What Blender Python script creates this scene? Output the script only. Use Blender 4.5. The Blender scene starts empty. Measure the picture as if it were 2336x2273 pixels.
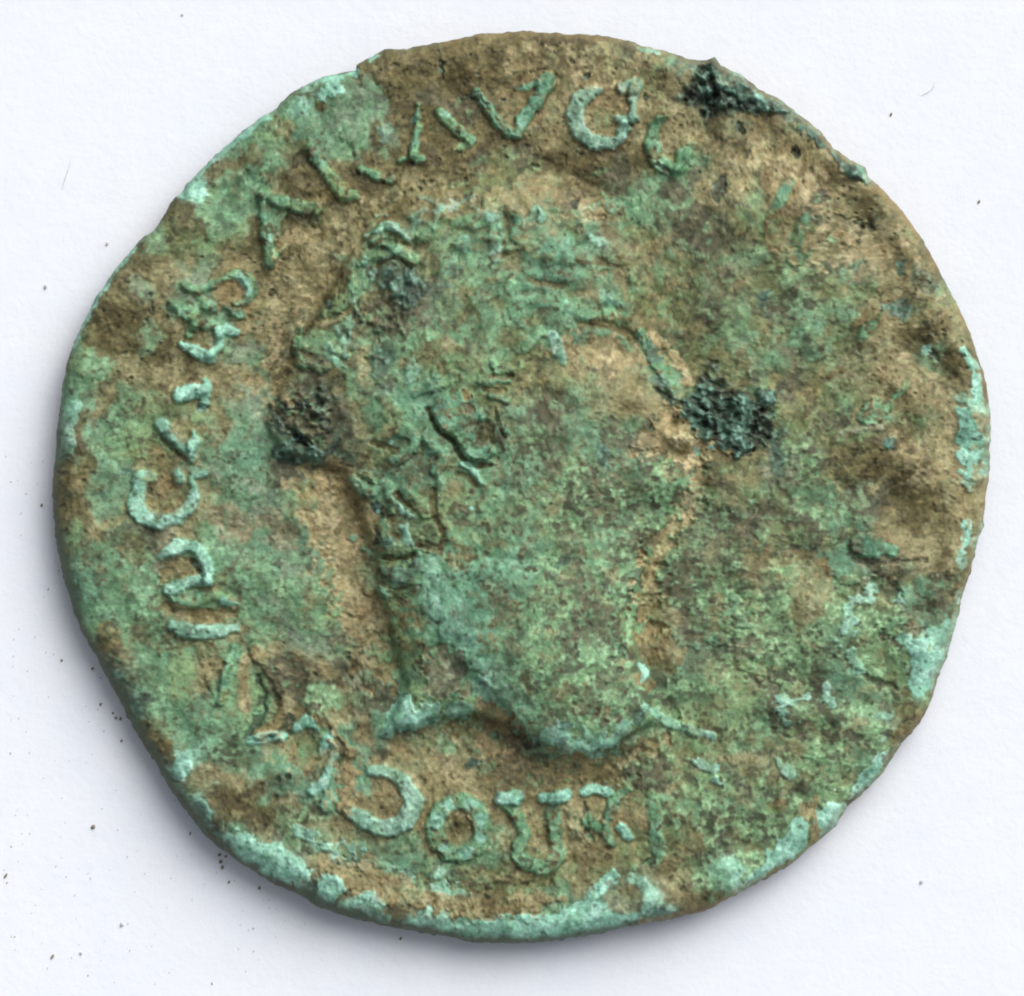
import bpy, math
import numpy as np
# ------------------------------------------------------------------ camera, light, exposure
S = 0.0015                      # centimetres per traced pixel; 1 unit = 1 cm
CX, CY = 1168.0, 1136.5         # centre of the frame
sc = bpy.context.scene
sc.unit_settings.system = 'METRIC'; sc.unit_settings.scale_length = 0.01
PAPER_Z = 0.0; TOP_Z = 0.235
cam = bpy.data.cameras.new("camera"); camo = bpy.data.objects.new("camera", cam)
sc.collection.objects.link(camo); sc.camera = camo
DIST = 20.0
camo.location = (0, 0, TOP_Z + DIST)
cam.sensor_width = 36.0
cam.lens = 36.0 * DIST / (2336 * S)
cam.clip_start = 0.5; cam.clip_end = 200.0
cam.dof.use_dof = True; cam.dof.focus_distance = DIST - 0.01; cam.dof.aperture_fstop = 15.0
SUN_EL, SUN_AZ = math.radians(41), math.radians(54)      # azimuth counter-clockwise from +X (right of frame)
w = bpy.data.worlds.new("World"); sc.world = w; w.use_nodes = True
nt = w.node_tree; bg = nt.nodes['Background']
sky = nt.nodes.new('ShaderNodeTexSky'); sky.sky_type = 'NISHITA'; sky.sun_disc = False
sky.sun_elevation = SUN_EL; sky.sun_rotation = math.pi / 2 - SUN_AZ
sky.dust_density = 6.0; sky.ozone_density = 0.3; sky.air_density = 1.0
hs = nt.nodes.new('ShaderNodeHueSaturation'); hs.inputs['Saturation'].default_value = 0.30      # thin even cloud: a paler sky
nt.links.new(sky.outputs[0], hs.inputs['Color']); nt.links.new(hs.outputs[0], bg.inputs[0]); bg.inputs[1].default_value = 0.082
sun = bpy.data.lights.new("sun", 'SUN'); suno = bpy.data.objects.new("sun", sun)
sc.collection.objects.link(suno)
sun.energy = 1.42; sun.angle = math.radians(54); sun.color = (1.0, 0.99, 0.975)
suno.rotation_euler = (0, math.pi / 2 - SUN_EL, SUN_AZ)
suno.location = (4, 5, 8)
sc.cycles.pixel_filter_type = 'BLACKMAN_HARRIS'; sc.cycles.filter_width = 1.9
sc.view_settings.view_transform = 'Standard'; sc.view_settings.look = 'None'
sc.view_settings.exposure = 0.53; sc.view_settings.gamma = 1.0
LIT = 1.07                      # display brightness of a white flat surface, used to turn seen colours into albedo

# ------------------------------------------------------------------ raster helpers (one cell = 2 traced pixels)
ST = 2.0
W, H = 1168, 1137
YY, XX = np.mgrid[0:H, 0:W].astype(np.float32) * ST
FX = np.fft.rfftfreq(W)[None, :]; FY = np.fft.fftfreq(H)[:, None]
def blur(a, sig):               # sigma in traced pixels
    s = sig / ST
    return np.fft.irfft2(np.fft.rfft2(a) * np.exp(-2 * (math.pi * s) ** 2 * (FX ** 2 + FY ** 2)), s=a.shape).astype(np.float32)
def nz(sig, seed, ang=None, ratio=1.0):
    r = np.random.default_rng(seed).standard_normal((H, W))
    s = sig / ST
    if ang is None: g = FX ** 2 + FY ** 2
    else:
        c, n = math.cos(ang), math.sin(ang)
        g = (FX * c + FY * n) ** 2 * ratio ** 2 + (-FX * n + FY * c) ** 2
    f = np.exp(-2 * (math.pi * s) ** 2 * g) - 0.0
    o = np.fft.irfft2(np.fft.rfft2(r) * f, s=(H, W))
    o -= o.mean(); o /= o.std()
    return o.astype(np.float32)
def fbm(sig, seed, n=4, gain=0.6):
    o = 0; a = 1.0; t = 0
    for i in range(n):
        o = o + a * nz(sig / 2 ** i, seed + i); t += a * a; a *= gain
    return (o / math.sqrt(t)).astype(np.float32)
def sm(x, a, b):
    t = np.clip((x - a) / (b - a), 0, 1); return t * t * (3 - 2 * t)
def box(pts, m):
    p = np.array(pts, float)
    x0 = max(int((p[:, 0].min() - m) / ST), 0); x1 = min(int((p[:, 0].max() + m) / ST) + 2, W)
    y0 = max(int((p[:, 1].min() - m) / ST), 0); y1 = min(int((p[:, 1].max() + m) / ST) + 2, H)
    return slice(y0, y1), slice(x0, x1)
def smooth_path(pts, n=6):
    p = np.array(pts, float)
    if len(p) < 3: return p
    q = np.vstack([2 * p[0] - p[1], p, 2 * p[-1] - p[-2]]); o = []
    for i in range(1, len(q) - 2):
        for t in np.linspace(0, 1, n, endpoint=False):
            a, b, c, d = q[i - 1], q[i], q[i + 1], q[i + 2]
            o.append(0.5 * (2 * b + (c - a) * t + (2 * a - 5 * b + 4 * c - d) * t ** 2 + (3 * b - a - 3 * c + d) * t ** 3))
    o.append(p[-1]); return np.array(o)
def seg_dist(X, Y, p, w=None):
    """distance to a polyline minus local half width"""
    best = np.full(X.shape, 1e9, np.float32)
    n = len(p)
    for i in range(n - 1):
        a, b = p[i], p[i + 1]; d = b - a; L = max((d ** 2).sum(), 1e-6)
        t = np.clip(((X - a[0]) * d[0] + (Y - a[1]) * d[1]) / L, 0, 1)
        q = np.hypot(X - a[0] - t * d[0], Y - a[1] - t * d[1])
        if w is not None: q = q - (w[i] + (w[i + 1] - w[i]) * t) / 2
        best = np.minimum(best, q)
    return best
def poly_sdf(X, Y, p):
    p = np.array(p, float); n = len(p); ins = np.zeros(X.shape, bool); best = np.full(X.shape, 1e9, np.float32)
    for i in range(n):
        a, b = p[i], p[(i + 1) % n]; d = b - a; L = max((d ** 2).sum(), 1e-6)
        t = np.clip(((X - a[0]) * d[0] + (Y - a[1]) * d[1]) / L, 0, 1)
        best = np.minimum(best, np.hypot(X - a[0] - t * d[0], Y - a[1] - t * d[1]))
        if a[1] != b[1]:
            c = ((a[1] > Y) != (b[1] > Y)) & (X < (b[0] - a[0]) * (Y - a[1]) / (b[1] - a[1]) + a[0]); ins ^= c
    return np.where(ins, -best, best).astype(np.float32)       # negative inside
def V(ox, oy, k, pts): return [(ox + x / k, oy + y / k) for x, y in pts]

N60, N30, N14, N7, N4 = nz(40, 1), nz(18, 2), nz(8, 3), nz(4, 4), nz(2.4, 5)
RAG = 3.0 * nz(7, 7) + 1.6 * nz(3, 8)            # raggedness of outlines
RAG2 = 2.0 * nz(6, 9) + 1.4 * nz(2.6, 10)

# ------------------------------------------------------------------ traced outline of the coin
OUT = [(159,800),(180,752),(222,668),(268,605),(310,555),(348,525),(369,496),(394,454),(432,412),(482,361),(520,324),
(562,290),(600,261),(621,252),(646,227),(671,206),(697,191),(734,174),(789,162),(810,158),(812,145),(840,130),(877,110),
(927,110),(969,101),(1007,92),(1049,86),(1095,76),(1145,72),(1177,68),(1229,71),(1284,75),(1330,76),(1381,80),(1423,89),
(1465,103),(1500,110),(1542,122),(1584,134),(1613,135),(1632,127),(1645,147),(1660,152),(1693,170),(1735,202),(1777,221),
(1811,248),(1836,269),(1870,296),(1903,336),(1937,359),(1975,380),(1983,399),(2000,416),(2029,445),(2063,483),(2088,517),
(2109,550),(2139,601),(2164,651),(2189,698),(2214,753),(2235,813),(2254,876),(2263,935),(2264,994),(2260,1078),(2252,1141),
(2246,1204),(2237,1225),(2223,1276),(2210,1322),(2195,1372),(2185,1427),(2179,1446),(2164,1497),(2143,1551),(2126,1606),
(2101,1652),(2059,1698),(2021,1761),(1975,1808),(1937,1841),(1908,1887),(1857,1929),(1803,1976),(1752,2005),(1681,2041),
(1605,2083),(1542,2097),(1500,2106),(1435,2116),(1355,2135),(1259,2150),(1162,2156),(1078,2154),(1003,2137),(910,2121),
(839,2106),(793,2097),(722,2072),(688,2049),(625,2020),(571,1988),(508,1946),(470,1913),(428,1862),(386,1803),(352,1745),
(310,1681),(276,1610),(239,1543),(213,1492),(184,1446),(159,1381),(142,1322),(129,1263),(119,1183),(117,1099),(123,1036),
(125,994),(134,939),(142,868),(155,813)]
OC = np.array([1190.0, 1113.0])
_p = np.array(OUT, float) - OC
_th = np.arctan2(_p[:, 1], _p[:, 0]); _r = np.hypot(_p[:, 0], _p[:, 1]); _o = np.argsort(_th); _th, _r = _th[_o], _r[_o]
_th = np.concatenate([_th - 2 * math.pi, _th, _th + 2 * math.pi]); _r = np.tile(_r, 3)
_rg = np.random.default_rng(77); _na = 1500
_q = _rg.standard_normal(_na); _f = np.fft.rfftfreq(_na) * _na
_wob = np.fft.irfft(np.fft.rfft(_q) * np.exp(-(_f / 230.0) ** 2), _na); _wob = _wob / _wob.std() * 0.8
def RAD(th):
    a = np.interp(th, _th, _r)
    return a + np.interp((th + math.pi) / (2 * math.pi) * _na, np.arange(_na + 1), np.append(_wob, _wob[0]))
TH = np.arctan2(YY - OC[1], XX - OC[0]); RR = np.hypot(YY - OC[1], XX - OC[0])
EDGE = (RAD(TH) - RR).astype(np.float32)          # distance from the edge, positive inside

# ------------------------------------------------------------------ what covers the surface, 50-pixel cells read off the photo
# t light soil  b brown soil  c grey-pink soil  g green  m mottled green/dark  o olive  p pale mint  a grey green  d charcoal  D dark teal  k black crust
GRID = {
1:"................bbbbbbbbbbbo................",
2:"..............bbbbbbbtttttbogDD.............",
3:"...........gpgbbbbbbbttttttottkDD...........",
4:".........opggaabbdbbttttttttbkkDDD..........",
5:".......ppgogggaabbdbbtttttbtttbttttD........",
6:"......ppggoogggbbbbbbbbtbbbbtttbtttttD......",
7:"......pbbggbbbbbbbbbodobbbdbggtttttttt......",
8:".....bpgggtbbbbbtttooottbbdggdttgtttttt.....",
9:"....obbggggbbbbttttooggtttggggdtgtdtttt.....",
10:"....tooggbbbtttgtgogggtggtoodddoogtbttto....",
11:"...pgoagobbbtttggtgggpggggtttdoggggttttb....",
12:"..pbbtabtttttbgddtgggggggttggoodoogggDttbo..",
13:".bbbatagtttttbgbddDoogdotgoogogoodggoottog..",
14:".gbbbbgggtttbgbdddogggoggggbboggodgggtttbt..",
15:"bgbbgbttaatbgggdggggoogggggttdoggogggttbbt..",
16:"bggtbbbttgbbggtggtgggoottttgggotgggottttgb..",
17:"gggttppptatdbggdggbggooootttggkkdggggttttbb.",
18:"ggtgggotaaadkdtggggoogddgtttktkkkogtgottttpd",
19:"gbgggggtggagddtgggbggoodgggddttkkDogttgotttp",
20:"gbggottggggddDbodggggggdgggddttttDggoobbttpp",
21:"bbgpptgaagddDtgggdggtggooggddgtoogtgobbtttpt",
22:"bbggptttgaagttggdgtggggmmmmmgdttooggoddbbttt",
23:"bbtogptgtccggtttdgggoggmmggmmmttdodgggtbbttt",
24:"bgggdccgpgccggttbgggogggmggmmmmmmggotctttttp",
25:"gggggccgpggagggttbddgggggmmmmmmttdmggtccttmb",
26:".gggpggtppgmgggttbggggggmmmmmmgttmmggctogdmb",
27:".ggggogggpagggttbggppggmggmmmdmttmmgmcmgdgpb",
28:".ggggptttggaggttbggpgggmgmmmmdcttmmgmmmcgppc",
29:".Dbggggggptaadgggtgdggggmmmggggmttmmgmmmppdb",
30:"..dDgggttgtttddggttddggggggggggttmmdgmomppcb",
31:"...Dgggggggttcddgggttaddgggggmmggmmmggmtcptb",
32:"...DDggggggtttddgggtppggttgggggggdgmmmpmmtbb",
33:"....bgggpgttggtgdtpgpttttbdgggggpgtommmgmmbb",
34:"....bbpggggggggdttttttgttobdgggtttmmmgmmggdb",
35:".....pottgggggpttttttttogtmdttgdgmpmmmtmmdpb",
36:".....ppbbbbtmgtttttttttttttttgmggmmmmmbmbpbb",
37:"......DDbbbmotgtttotttttttttgtmmmmoooooobppb",
38:".......Dggtdmggomttggtoottoootgdgggoooompppb",
39:"........Dgpptttggpgooooootogbmgpmggcompbbb..",
40:"..........DptbttgpggttoottgptbggmbgmpDbb....",
41:"............DpptttttottggpppbbbobDD.........",
42:".............bbDppppppppppppDDbbb...........",
}
# the rows from 1050 down were written with a two-column drift near the middle; strings are re-read at 44 columns
CL = "tbcgmopadDk"
gr = np.zeros((46, 44), int)
for y in range(46):
    s = GRID.get(min(max(y, 1), 42)); s = (s + "." * 44)[:44]
    v = [CL.find(c) for c in s]; ok = [i for i in range(44) if v[i] >= 0]
    for i in range(44):
        gr[y, i] = v[min(ok, key=lambda j: abs(j - i))]
rgq = np.random.default_rng(8)
for y in range(46):
    for x in range(44):
        u, v = 125 + 50 * x - OC[0], 50 * y + 25 - OC[1]
        if gr[y, x] == CL.find('p') and float(RAD(np.array([math.atan2(v, u)]))[0]) - math.hypot(u, v) > 130: gr[y, x] = CL.find('g' if y > 19 else 't')
for y in range(23, 32):
    for x in range(29, 38):
        if gr[y, x] in (0, 2): gr[y, x] = CL.find(rgq.choice(['m', 'm', 'o', 'd', 'c']))
for y in range(10, 25):
    for x in range(28, 37):
        if gr[y, x] in (0, 3) and rgq.random() < .5: gr[y, x] = CL.find(rgq.choice(['o', 'o', 'm', 'c', 'd']))
for y in range(33, 41):
    for x in range(27, 37):
        if gr[y, x] in (0, 3) and rgq.random() < .6: gr[y, x] = CL.find(rgq.choice(['o', 'm', 'o']))
# domain-warped soft lookup
wx = XX + 16 * nz(22, 21) + 9 * nz(9, 22); wy = YY + 16 * nz(22, 23) + 9 * nz(9, 24)
gx = np.clip((wx - 100) / 50 - 0.5, 0, 42.999); gy = np.clip(wy / 50 - 0.5, 0, 44.999)
ix, iy = gx.astype(int), gy.astype(int); fx, fy = sm(gx - ix, 0.1, 0.9), sm(gy - iy, 0.1, 0.9)
score = np.zeros((len(CL), H, W), np.float32)
for dy in (0, 1):
    for dx in (0, 1):
        c = gr[iy + dy, ix + dx]; wgt = (fx if dx else 1 - fx) * (fy if dy else 1 - fy)
        for k in range(len(CL)): score[k] += wgt * (c == k)
def rg_(x, y, rx, ry): return np.exp(-(((XX - x) / rx) ** 2 + ((YY - y) / ry) ** 2) ** 1.5).astype(np.float32)
score[CL.find('m')] += .55 * rg_(1400, 1350, 330, 420) * (.75 + .5 * nz(26, 31)) + .5 * rg_(1780, 1650, 330, 330) * (.7 + .5 * nz(26, 32))
score[CL.find('o')] += .4 * rg_(1680, 740, 220, 260) * (.7 + .6 * nz(20, 33)) + .25 * rg_(1050, 780, 160, 160) * (.7 + .6 * nz(20, 36))
score[CL.find('d')] += .56 * rg_(1820, 1480, 330, 400) * (.5 + .8 * nz(16, 37)) + .38 * rg_(1620, 560, 200, 160) * (.6 + .8 * nz(14, 38)) + .42 * rg_(1700, 1080, 200, 190) * (.4 + .8 * nz(14, 39))
score[CL.find('m')] += .4 * rg_(1700, 700, 240, 280) * (.6 + .6 * nz(20, 34)) + .3 * rg_(1250, 760, 230, 160) * (.6 + .6 * nz(20, 35))
for k in range(len(CL)): score[k] += 0.10 * nz(10, 40 + k) + 0.13 * nz(3.6, 60 + k)
score = np.exp((score - score.max(0)) * 8.5); score /= score.sum(0)

def lin(c): 
    c = np.array(c, float) / 255
    return (np.where(c <= 0.04045, c / 12.92, ((c + 0.055) / 1.055) ** 2.4) / LIT).astype(np.float32)
def mixc(a, b, t): return a * (1 - t[..., None]) + b * t[..., None]
def fill(c): return np.broadcast_to(lin(c), (H, W, 3)).copy()
n5, n6, n9, n12, n25 = nz(3, 81), nz(4.5, 82), nz(6, 83), nz(9, 84), nz(20, 85)
n5b, n9b, n12b, n25b, n4b = nz(3, 91), nz(6, 92), nz(9, 93), nz(20, 94), nz(2.2, 95)
n40, n40b, n3 = nz(45, 86), nz(45, 87), nz(2.0, 88)
def tex(k):
    if k == 't':
        c = mixc(fill((144,131,92)), lin((164,153,115)), sm(n12 + .6 * n5 + .5 * n25b, -0.2, 1.8))
        c = mixc(c, lin((146,120,80)), sm(n40b + .3 * n9, -.2, 1.6) * .7)
        c = mixc(c, lin((112,97,60)), sm(n25 + .7 * n9 + .5 * n5b, 0, 1.9) * .85)
        c = mixc(c, lin((86,73,43)), sm(n5b + .4 * n9b + .7 * n3, .9, 2.4) * .7)
        return mixc(c, lin((128,140,102)), sm(n25b + n9b * .5, .9, 2.0) * .5)
    if k == 'b':
        c = mixc(fill((110,97,60)), lin((132,118,79)), sm(n12 + .8 * n5, -0.2, 1.7))
        c = mixc(c, lin((80,68,39)), sm(n25 + .8 * n9 + .5 * n5b, -.1, 1.7) * .85)
        return mixc(c, lin((56,46,27)), sm(n5b + .5 * n9b + .7 * n3, .7, 2.3) * .8)
    if k == 'c':
        c = mixc(fill((138,128,98)), lin((154,150,124)), sm(n12 + .5 * n5, -0.2, 1.6))
        c = mixc(c, lin((118,148,112)), sm(n9 + .5 * n5b, .5, 1.8) * .6)
        return mixc(c, lin((108,84,52)), sm(n9b + .5 * n5b, .9, 1.8) * .8)
    if k == 'g':
        c = mixc(fill((105,149,111)), lin((134,178,140)), sm(n12 + .7 * n5 + .4 * n3, -0.2, 2.0) * .8)
        c = mixc(c, lin((132,156,104)), sm(n40 + .4 * n9, 0.0, 1.4) * .65)
        c = mixc(c, lin((98,148,126)), sm(n40b + .4 * n12, 0.1, 1.4) * .5)
        c = mixc(c, lin((80,104,76)), sm(n9b + .5 * n12b + .5 * n3, .3, 1.8) * .8)
        c = mixc(c, lin((124,112,76)), sm(.7 * n25b + .8 * n9 + .8 * n5b, .5, 2.0) * .75)
        return mixc(c, lin((62,66,48)), sm(n5b + .5 * n9 + .5 * n25, 1.1, 2.2) * .8)
    if k == 'm':
        c = mixc(fill((112,146,104)), lin((142,182,138)), sm(n9 + .8 * n5 + .4 * n3, 0.0, 1.5))
        c = mixc(c, lin((142,126,88)), sm(n12b + .6 * n5b, .3, 1.6) * .7)
        return mixc(c, lin((70,70,52)), sm(n9b * .7 + .5 * n12 + .7 * n5b + .4 * n25, .0, 1.3) * .9)
    if k == 'o':
        c = mixc(fill((116,120,78)), lin((122,152,108)), sm(n9 + .6 * n12 + .5 * n5, -0.1, 1.5))
        c = mixc(c, lin((148,127,86)), sm(n12b + .6 * n5, .1, 1.7) * .8)
        return mixc(c, lin((78,68,42)), sm(n9b + .7 * n5b, .5, 1.9) * .85)
    if k == 'p':
        c = mixc(fill((138,190,167)), lin((164,214,194)), sm(n12 + .5 * n5, -0.2, 1.6))
        c = mixc(c, lin((104,154,126)), sm(n25b + .8 * n9 + .4 * n5b, .5, 2.0) * .75)
        return mixc(c, lin((84,108,88)), sm(n5b + .5 * n9b, 1.6, 2.5) * .75)
    if k == 'a':
        c = mixc(fill((120,144,114)), lin((142,152,130)), sm(n12 + .5 * n9 + .5 * n5, -0.2, 1.5) * .8)
        c = mixc(c, lin((98,116,102)), sm(n9b + n5b * .6, .3, 1.7) * .8)
        return mixc(c, lin((118,162,124)), sm(n12b + .5 * n5, .3, 1.3) * .8)
    if k == 'd':
        c = mixc(fill((88,85,64)), lin((112,104,80)), sm(n12 + .6 * n5, -0.1, 1.5))
        c = mixc(c, lin((62,62,46)), sm(n9 + .6 * n5b, .1, 1.6) * .9)
        return mixc(c, lin((108,142,106)), sm(n9b + .6 * n5, .7, 1.8) * .8)
    if k == 'D':
        c = mixc(fill((78,106,90)), lin((112,152,136)), sm(n9 + .8 * n5, 0.1, 1.9))
        return mixc(c, lin((54,68,55)), sm(n9b + .5 * n5b, .1, 1.5))
    c = mixc(fill((58,70,58)), lin((102,132,118)), sm(n9 + .9 * n5, 0.1, 2.0))
    return mixc(c, lin((32,35,25)), sm(n9b + .6 * n5b, .1, 1.5))
TEX = {k: tex(k) for k in CL}
for k in 'tbco': TEX[k] = TEX[k] * np.array([.91, 1.0, 1.01], np.float32)
def tex_pale():
    c = mixc(fill((168,150,111)), lin((192,176,138)), sm(n12 + .6 * n5 + .4 * n25, -.1, 1.8))
    c = mixc(c, lin((140,122,82)), sm(n25b + .7 * n9 + .5 * n5b, .1, 1.9) * .75)
    return mixc(c, lin((100,84,52)), sm(n5b + .5 * n9b + .5 * n3, 1.4, 2.6) * .7) * np.array([.92, 1, .98], np.float32)
TEX['T'] = tex_pale()                                  # freshly brushed pale tan soil
TEX['d'] = TEX['d'] * np.array([.95, 1.0, .98], np.float32)
COL = np.zeros((H, W, 3), np.float32)
for i, k in enumerate(CL): COL += score[i][..., None] * TEX[k]
WGT = {k: score[i] for i, k in enumerate(CL)}
def chan(F, s_): return np.stack([blur(F[..., c], s_) for c in range(3)], -1)
lum = COL @ np.array([.3, .5, .2], np.float32); b1 = chan(COL, 9); l1 = b1 @ np.array([.3, .5, .2], np.float32); b2 = chan(COL, 34)
hue = .45 * COL / lum[..., None] + .30 * b1 / l1[..., None] + .25 * b2 / (b2 @ np.array([.3, .5, .2], np.float32))[..., None]
COL = np.clip(hue * (lum ** .8 * l1 ** .2)[..., None], .005, .9).astype(np.float32)          # thin film of verdigris over the soil and soil over the verdigris

# ------------------------------------------------------------------ relief
soil = WGT['t'] + WGT['b'] + WGT['c']; rough = WGT['m'] + WGT['o'] + WGT['d'] + WGT['D']; crustw = WGT['k']
HT = 5.0 * N60 + 2.2 * N30
HT += soil * (1.0 * n12 + 0.5 * n9 + 0.45 * n5 + 0.3 * n4b) - soil * 2.5 * sm(n5b + .4 * n9b, 1.6, 2.6)
HT += (1 - soil) * (0.7 * n9 + 0.3 * n5 + .15 * n4b) + rough * (1.2 * n12 + .3 * n9b - 1.6 * sm(n9b * .7 + .6 * n12 + .6 * n5b, .15, 1.35))
HT += 1.5 * blur(WGT['g'] + WGT['p'] + WGT['m'], 4)
HT += crustw * (4 * n12 + 3.5 * n9 + 2 * n5)
HT += 4.5 * np.exp(-((EDGE - 45) / 26.0) ** 2) - 3.0 * np.exp(-((EDGE - 105) / 26.0) ** 2)
LAB = np.zeros((H, W), np.int32)                    # which part a cell belongs to
PARTS = [('field', None)]                           # id -> (name, parent id)
def new_part(name, parent=None, label=None):
    PARTS.append((name, parent, label) if label else (name, parent)); return len(PARTS) - 1
def paint(sl, a, k):
    COL[sl] = mixc(COL[sl], TEX[k][sl], a)
def widths(w, n):
    w = [w] if np.isscalar(w) else list(w)
    return np.interp(np.linspace(0, 1, n), np.linspace(0, 1, len(w)), w)
def stroke(pts, w=22, h=11, cls='g', lab=None, soft=4.0, amount=1.0, rag=0.75, wall=None):
    p = smooth_path(pts); m = max(np.atleast_1d(w)) / 2 + 30; sl = box(p, m)
    d = seg_dist(XX[sl], YY[sl], p, widths(w, len(p))) + rag * RAG[sl]
    HT[sl] += h * sm(-d, -soft, soft) + 0.06 * abs(h) * sm(-d, 0, max(np.atleast_1d(w)) / 2)
    if cls: paint(sl, amount * sm(-d, -2.2, 1.6), cls)
    if lab is not None: LAB[sl][d < soft + 1] = lab
def ell(cx, cy, rx, ry, ang=0, h=0, cls=None, amount=1.0, lab=None, soft=0.25, rag=1.0, dome=False):
    sl = box([(cx, cy)], max(rx, ry) * 1.8 + 20); c, s = math.cos(math.radians(ang)), math.sin(math.radians(ang))
    X, Y = XX[sl] - cx, YY[sl] - cy; u = (X * c + Y * s) / rx; v = (-X * s + Y * c) / ry
    q = np.hypot(u, v) + rag * RAG[sl] / max(min(rx, ry), 8)
    if h: HT[sl] += h * (np.clip(1 - q ** 2, 0, 1) ** 1.6 if dome else sm(-q, -1 - soft, -1 + soft))
    if cls: paint(sl, amount * sm(-q, -1 - soft, -1 + soft * .5), cls)
    if lab is not None: LAB[sl][q < 1.05] = lab
def patch(pts, cls, h=0, soft=3.0, amount=1.0, lab=None, rag=1.0, dome=0, dw=40.0):
    sl = box(pts, 40); d = poly_sdf(XX[sl], YY[sl], pts) + rag * RAG[sl]
    if h: HT[sl] += h * sm(-d, -soft, soft)
    if dome: HT[sl] += dome * (1 - np.exp(-np.clip(-d, 0, None) / dw))
    if cls: paint(sl, amount * sm(-d, -2.0, 2.0), cls)
    if lab is not None: LAB[sl][d < 1] = lab

# ---- portrait: head, neck and bust end
HEAD = [(853,520),(812,566),(775,640),(735,700),(690,760),(668,830),(640,900),(610,960),(650,1040),(740,1062),(790,1080),(812,1140),
(830,1200),(860,1260),(860,1340),(885,1400),(912,1500),(930,1560),(900,1630),(862,1682),(930,1664),(1010,1630),(1060,1636),
(1110,1632),(1163,1655),(1230,1692),(1290,1714),(1345,1720),(1400,1702),(1440,1672),(1500,1640),(1482,1580),(1452,1520),
(1445,1440),(1458,1370),(1475,1300),(1505,1220),(1550,1150),(1558,1080),(1530,1045),(1556,1020),(1592,1000),(1562,930),
(1545,880),(1510,820),(1478,770),(1470,690),(1464,600),(1442,520),(1400,450),(1300,415),(1180,400),(1050,425),(950,445),(890,482)]
P_PORT = new_part('portrait'); P_HAIR = new_part('hair', P_PORT); P_EAR = new_part('ear', P_PORT)
P_NECK = new_part('neck', P_PORT); P_FACE = P_PORT
dh = poly_sdf(XX, YY, HEAD) + 1.5 * RAG
lo = sm(YY, 1150, 1500)                                          # the neck end stands clear, the top of the head sinks into the soil
dsm = blur(np.minimum(dh, 60), 9)
rt = sm(XX - .25 * (YY - 1100), 1380, 1560)                      # the face side is worn and melts into the field
HT += (7 + 12 * lo - 1 * rt) * sm(-dsm, -7 - 7 * rt, 7 + 7 * rt) + (62 + 10 * lo - 6 * rt) * (1 - np.exp(-np.clip(-dsm, 0, None) / (105.0 - 25 * lo)))
HT -= (15 - 6 * rt) * np.exp(-(np.clip(dsm, 0, None) / 95.0) ** 2) * sm(dsm, -12, 12)
LAB[dh < 3] = P_PORT
ell(1180, 1330, 370, 260, 50, h=38, dome=True, rag=0)            # neck muscle
ell(1300, 1600, 270, 170, 28, h=42, dome=True, rag=0)
ell(1270, 1040, 270, 220, 0, h=26, dome=True, rag=0)              # cheek
ell(1508, 1092, 92, 78, 0, h=34, dome=True, rag=.3)              # chin
ell(1555, 1000, 52, 38, 0, h=12, cls='t', dome=True, rag=.3)      # lips
NECKP = [(860,1260),(960,1250),(1060,1240),(1200,1260),(1350,1270),(1475,1300),(1458,1370),(1445,1440),(1452,1520),(1482,1580),(1500,1640),(1440,1672),(1400,1702),(1345,1720),(1290,1714),(1230,1692),(1163,1655),(1110,1632),(1060,1636),(1010,1630),(930,1664),(862,1682),(900,1630),(930,1560),(912,1500),(885,1400),(860,1340)]
sl = box(NECKP, 10); dn = poly_sdf(XX[sl], YY[sl], NECKP); LAB[sl][(dn < 1) & (dh[sl] < 3)] = P_NECK
HAIRP = [(853,520),(812,566),(775,640),(735,700),(690,760),(668,830),(640,900),(610,960),(650,1040),(740,1062),(790,1080),(812,1140),
(830,1200),(860,1260),(860,1340),(940,1370),(1000,1240),(1020,1140),(1000,1060),(970,930),(1040,880),(1180,830),(1250,740),(1470,720),(1470,690),(1464,600),(1442,520),(1400,450),(1300,415),(1180,400),(1050,425),(950,445),(890,482)]
sl = box(HAIRP, 10); dn = poly_sdf(XX[sl], YY[sl], HAIRP) + RAG[sl]; LAB[sl][(dn < 1) & (dh[sl] < 3)] = P_HAIR
# groove of bare soil behind the head and under the bust, left from the die's edge
stroke([(600,620),(560,740),(600,860)], 60, -6, None, soft=28)
stroke([(740,1110),(770,1200),(790,1290),(810,1400),(870,1540)], [70,110,80,60,50], -7, 't', soft=26, amount=.85, rag=5)
stroke([(960,1700),(1060,1680),(1150,1720),(1260,1765),(1380,1765),(1460,1720),(1520,1690)], [20,50,46,46,46,30,10], -8, 't', soft=22, amount=.9, rag=3)
stroke([(1120,1665),(1180,1705),(1240,1735)], 34, -6, 'd', soft=10, amount=.7)  # shadow under the neck end, painted dark into the groove
BULGE = [(965,1390),(1030,1480),(1100,1555),(1165,1625),(1225,1690),(1290,1714),(1345,1722),(1400,1704),(1445,1672),(1488,1610),(1450,1500),(1400,1380),(1250,1290),(1100,1270),(990,1300)]
db = blur(np.minimum(poly_sdf(XX, YY, BULGE), 60), 7) + RAG; HT += 5 * sm(-db, -5, 5) + 20 * (1 - np.exp(-np.clip(-db, 0, None) / 45.0))
stroke([(1000,1480),(1070,1560),(1130,1630),(1190,1690),(1250,1730)], [20,34,44,44,26], -9, None, soft=16)
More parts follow.
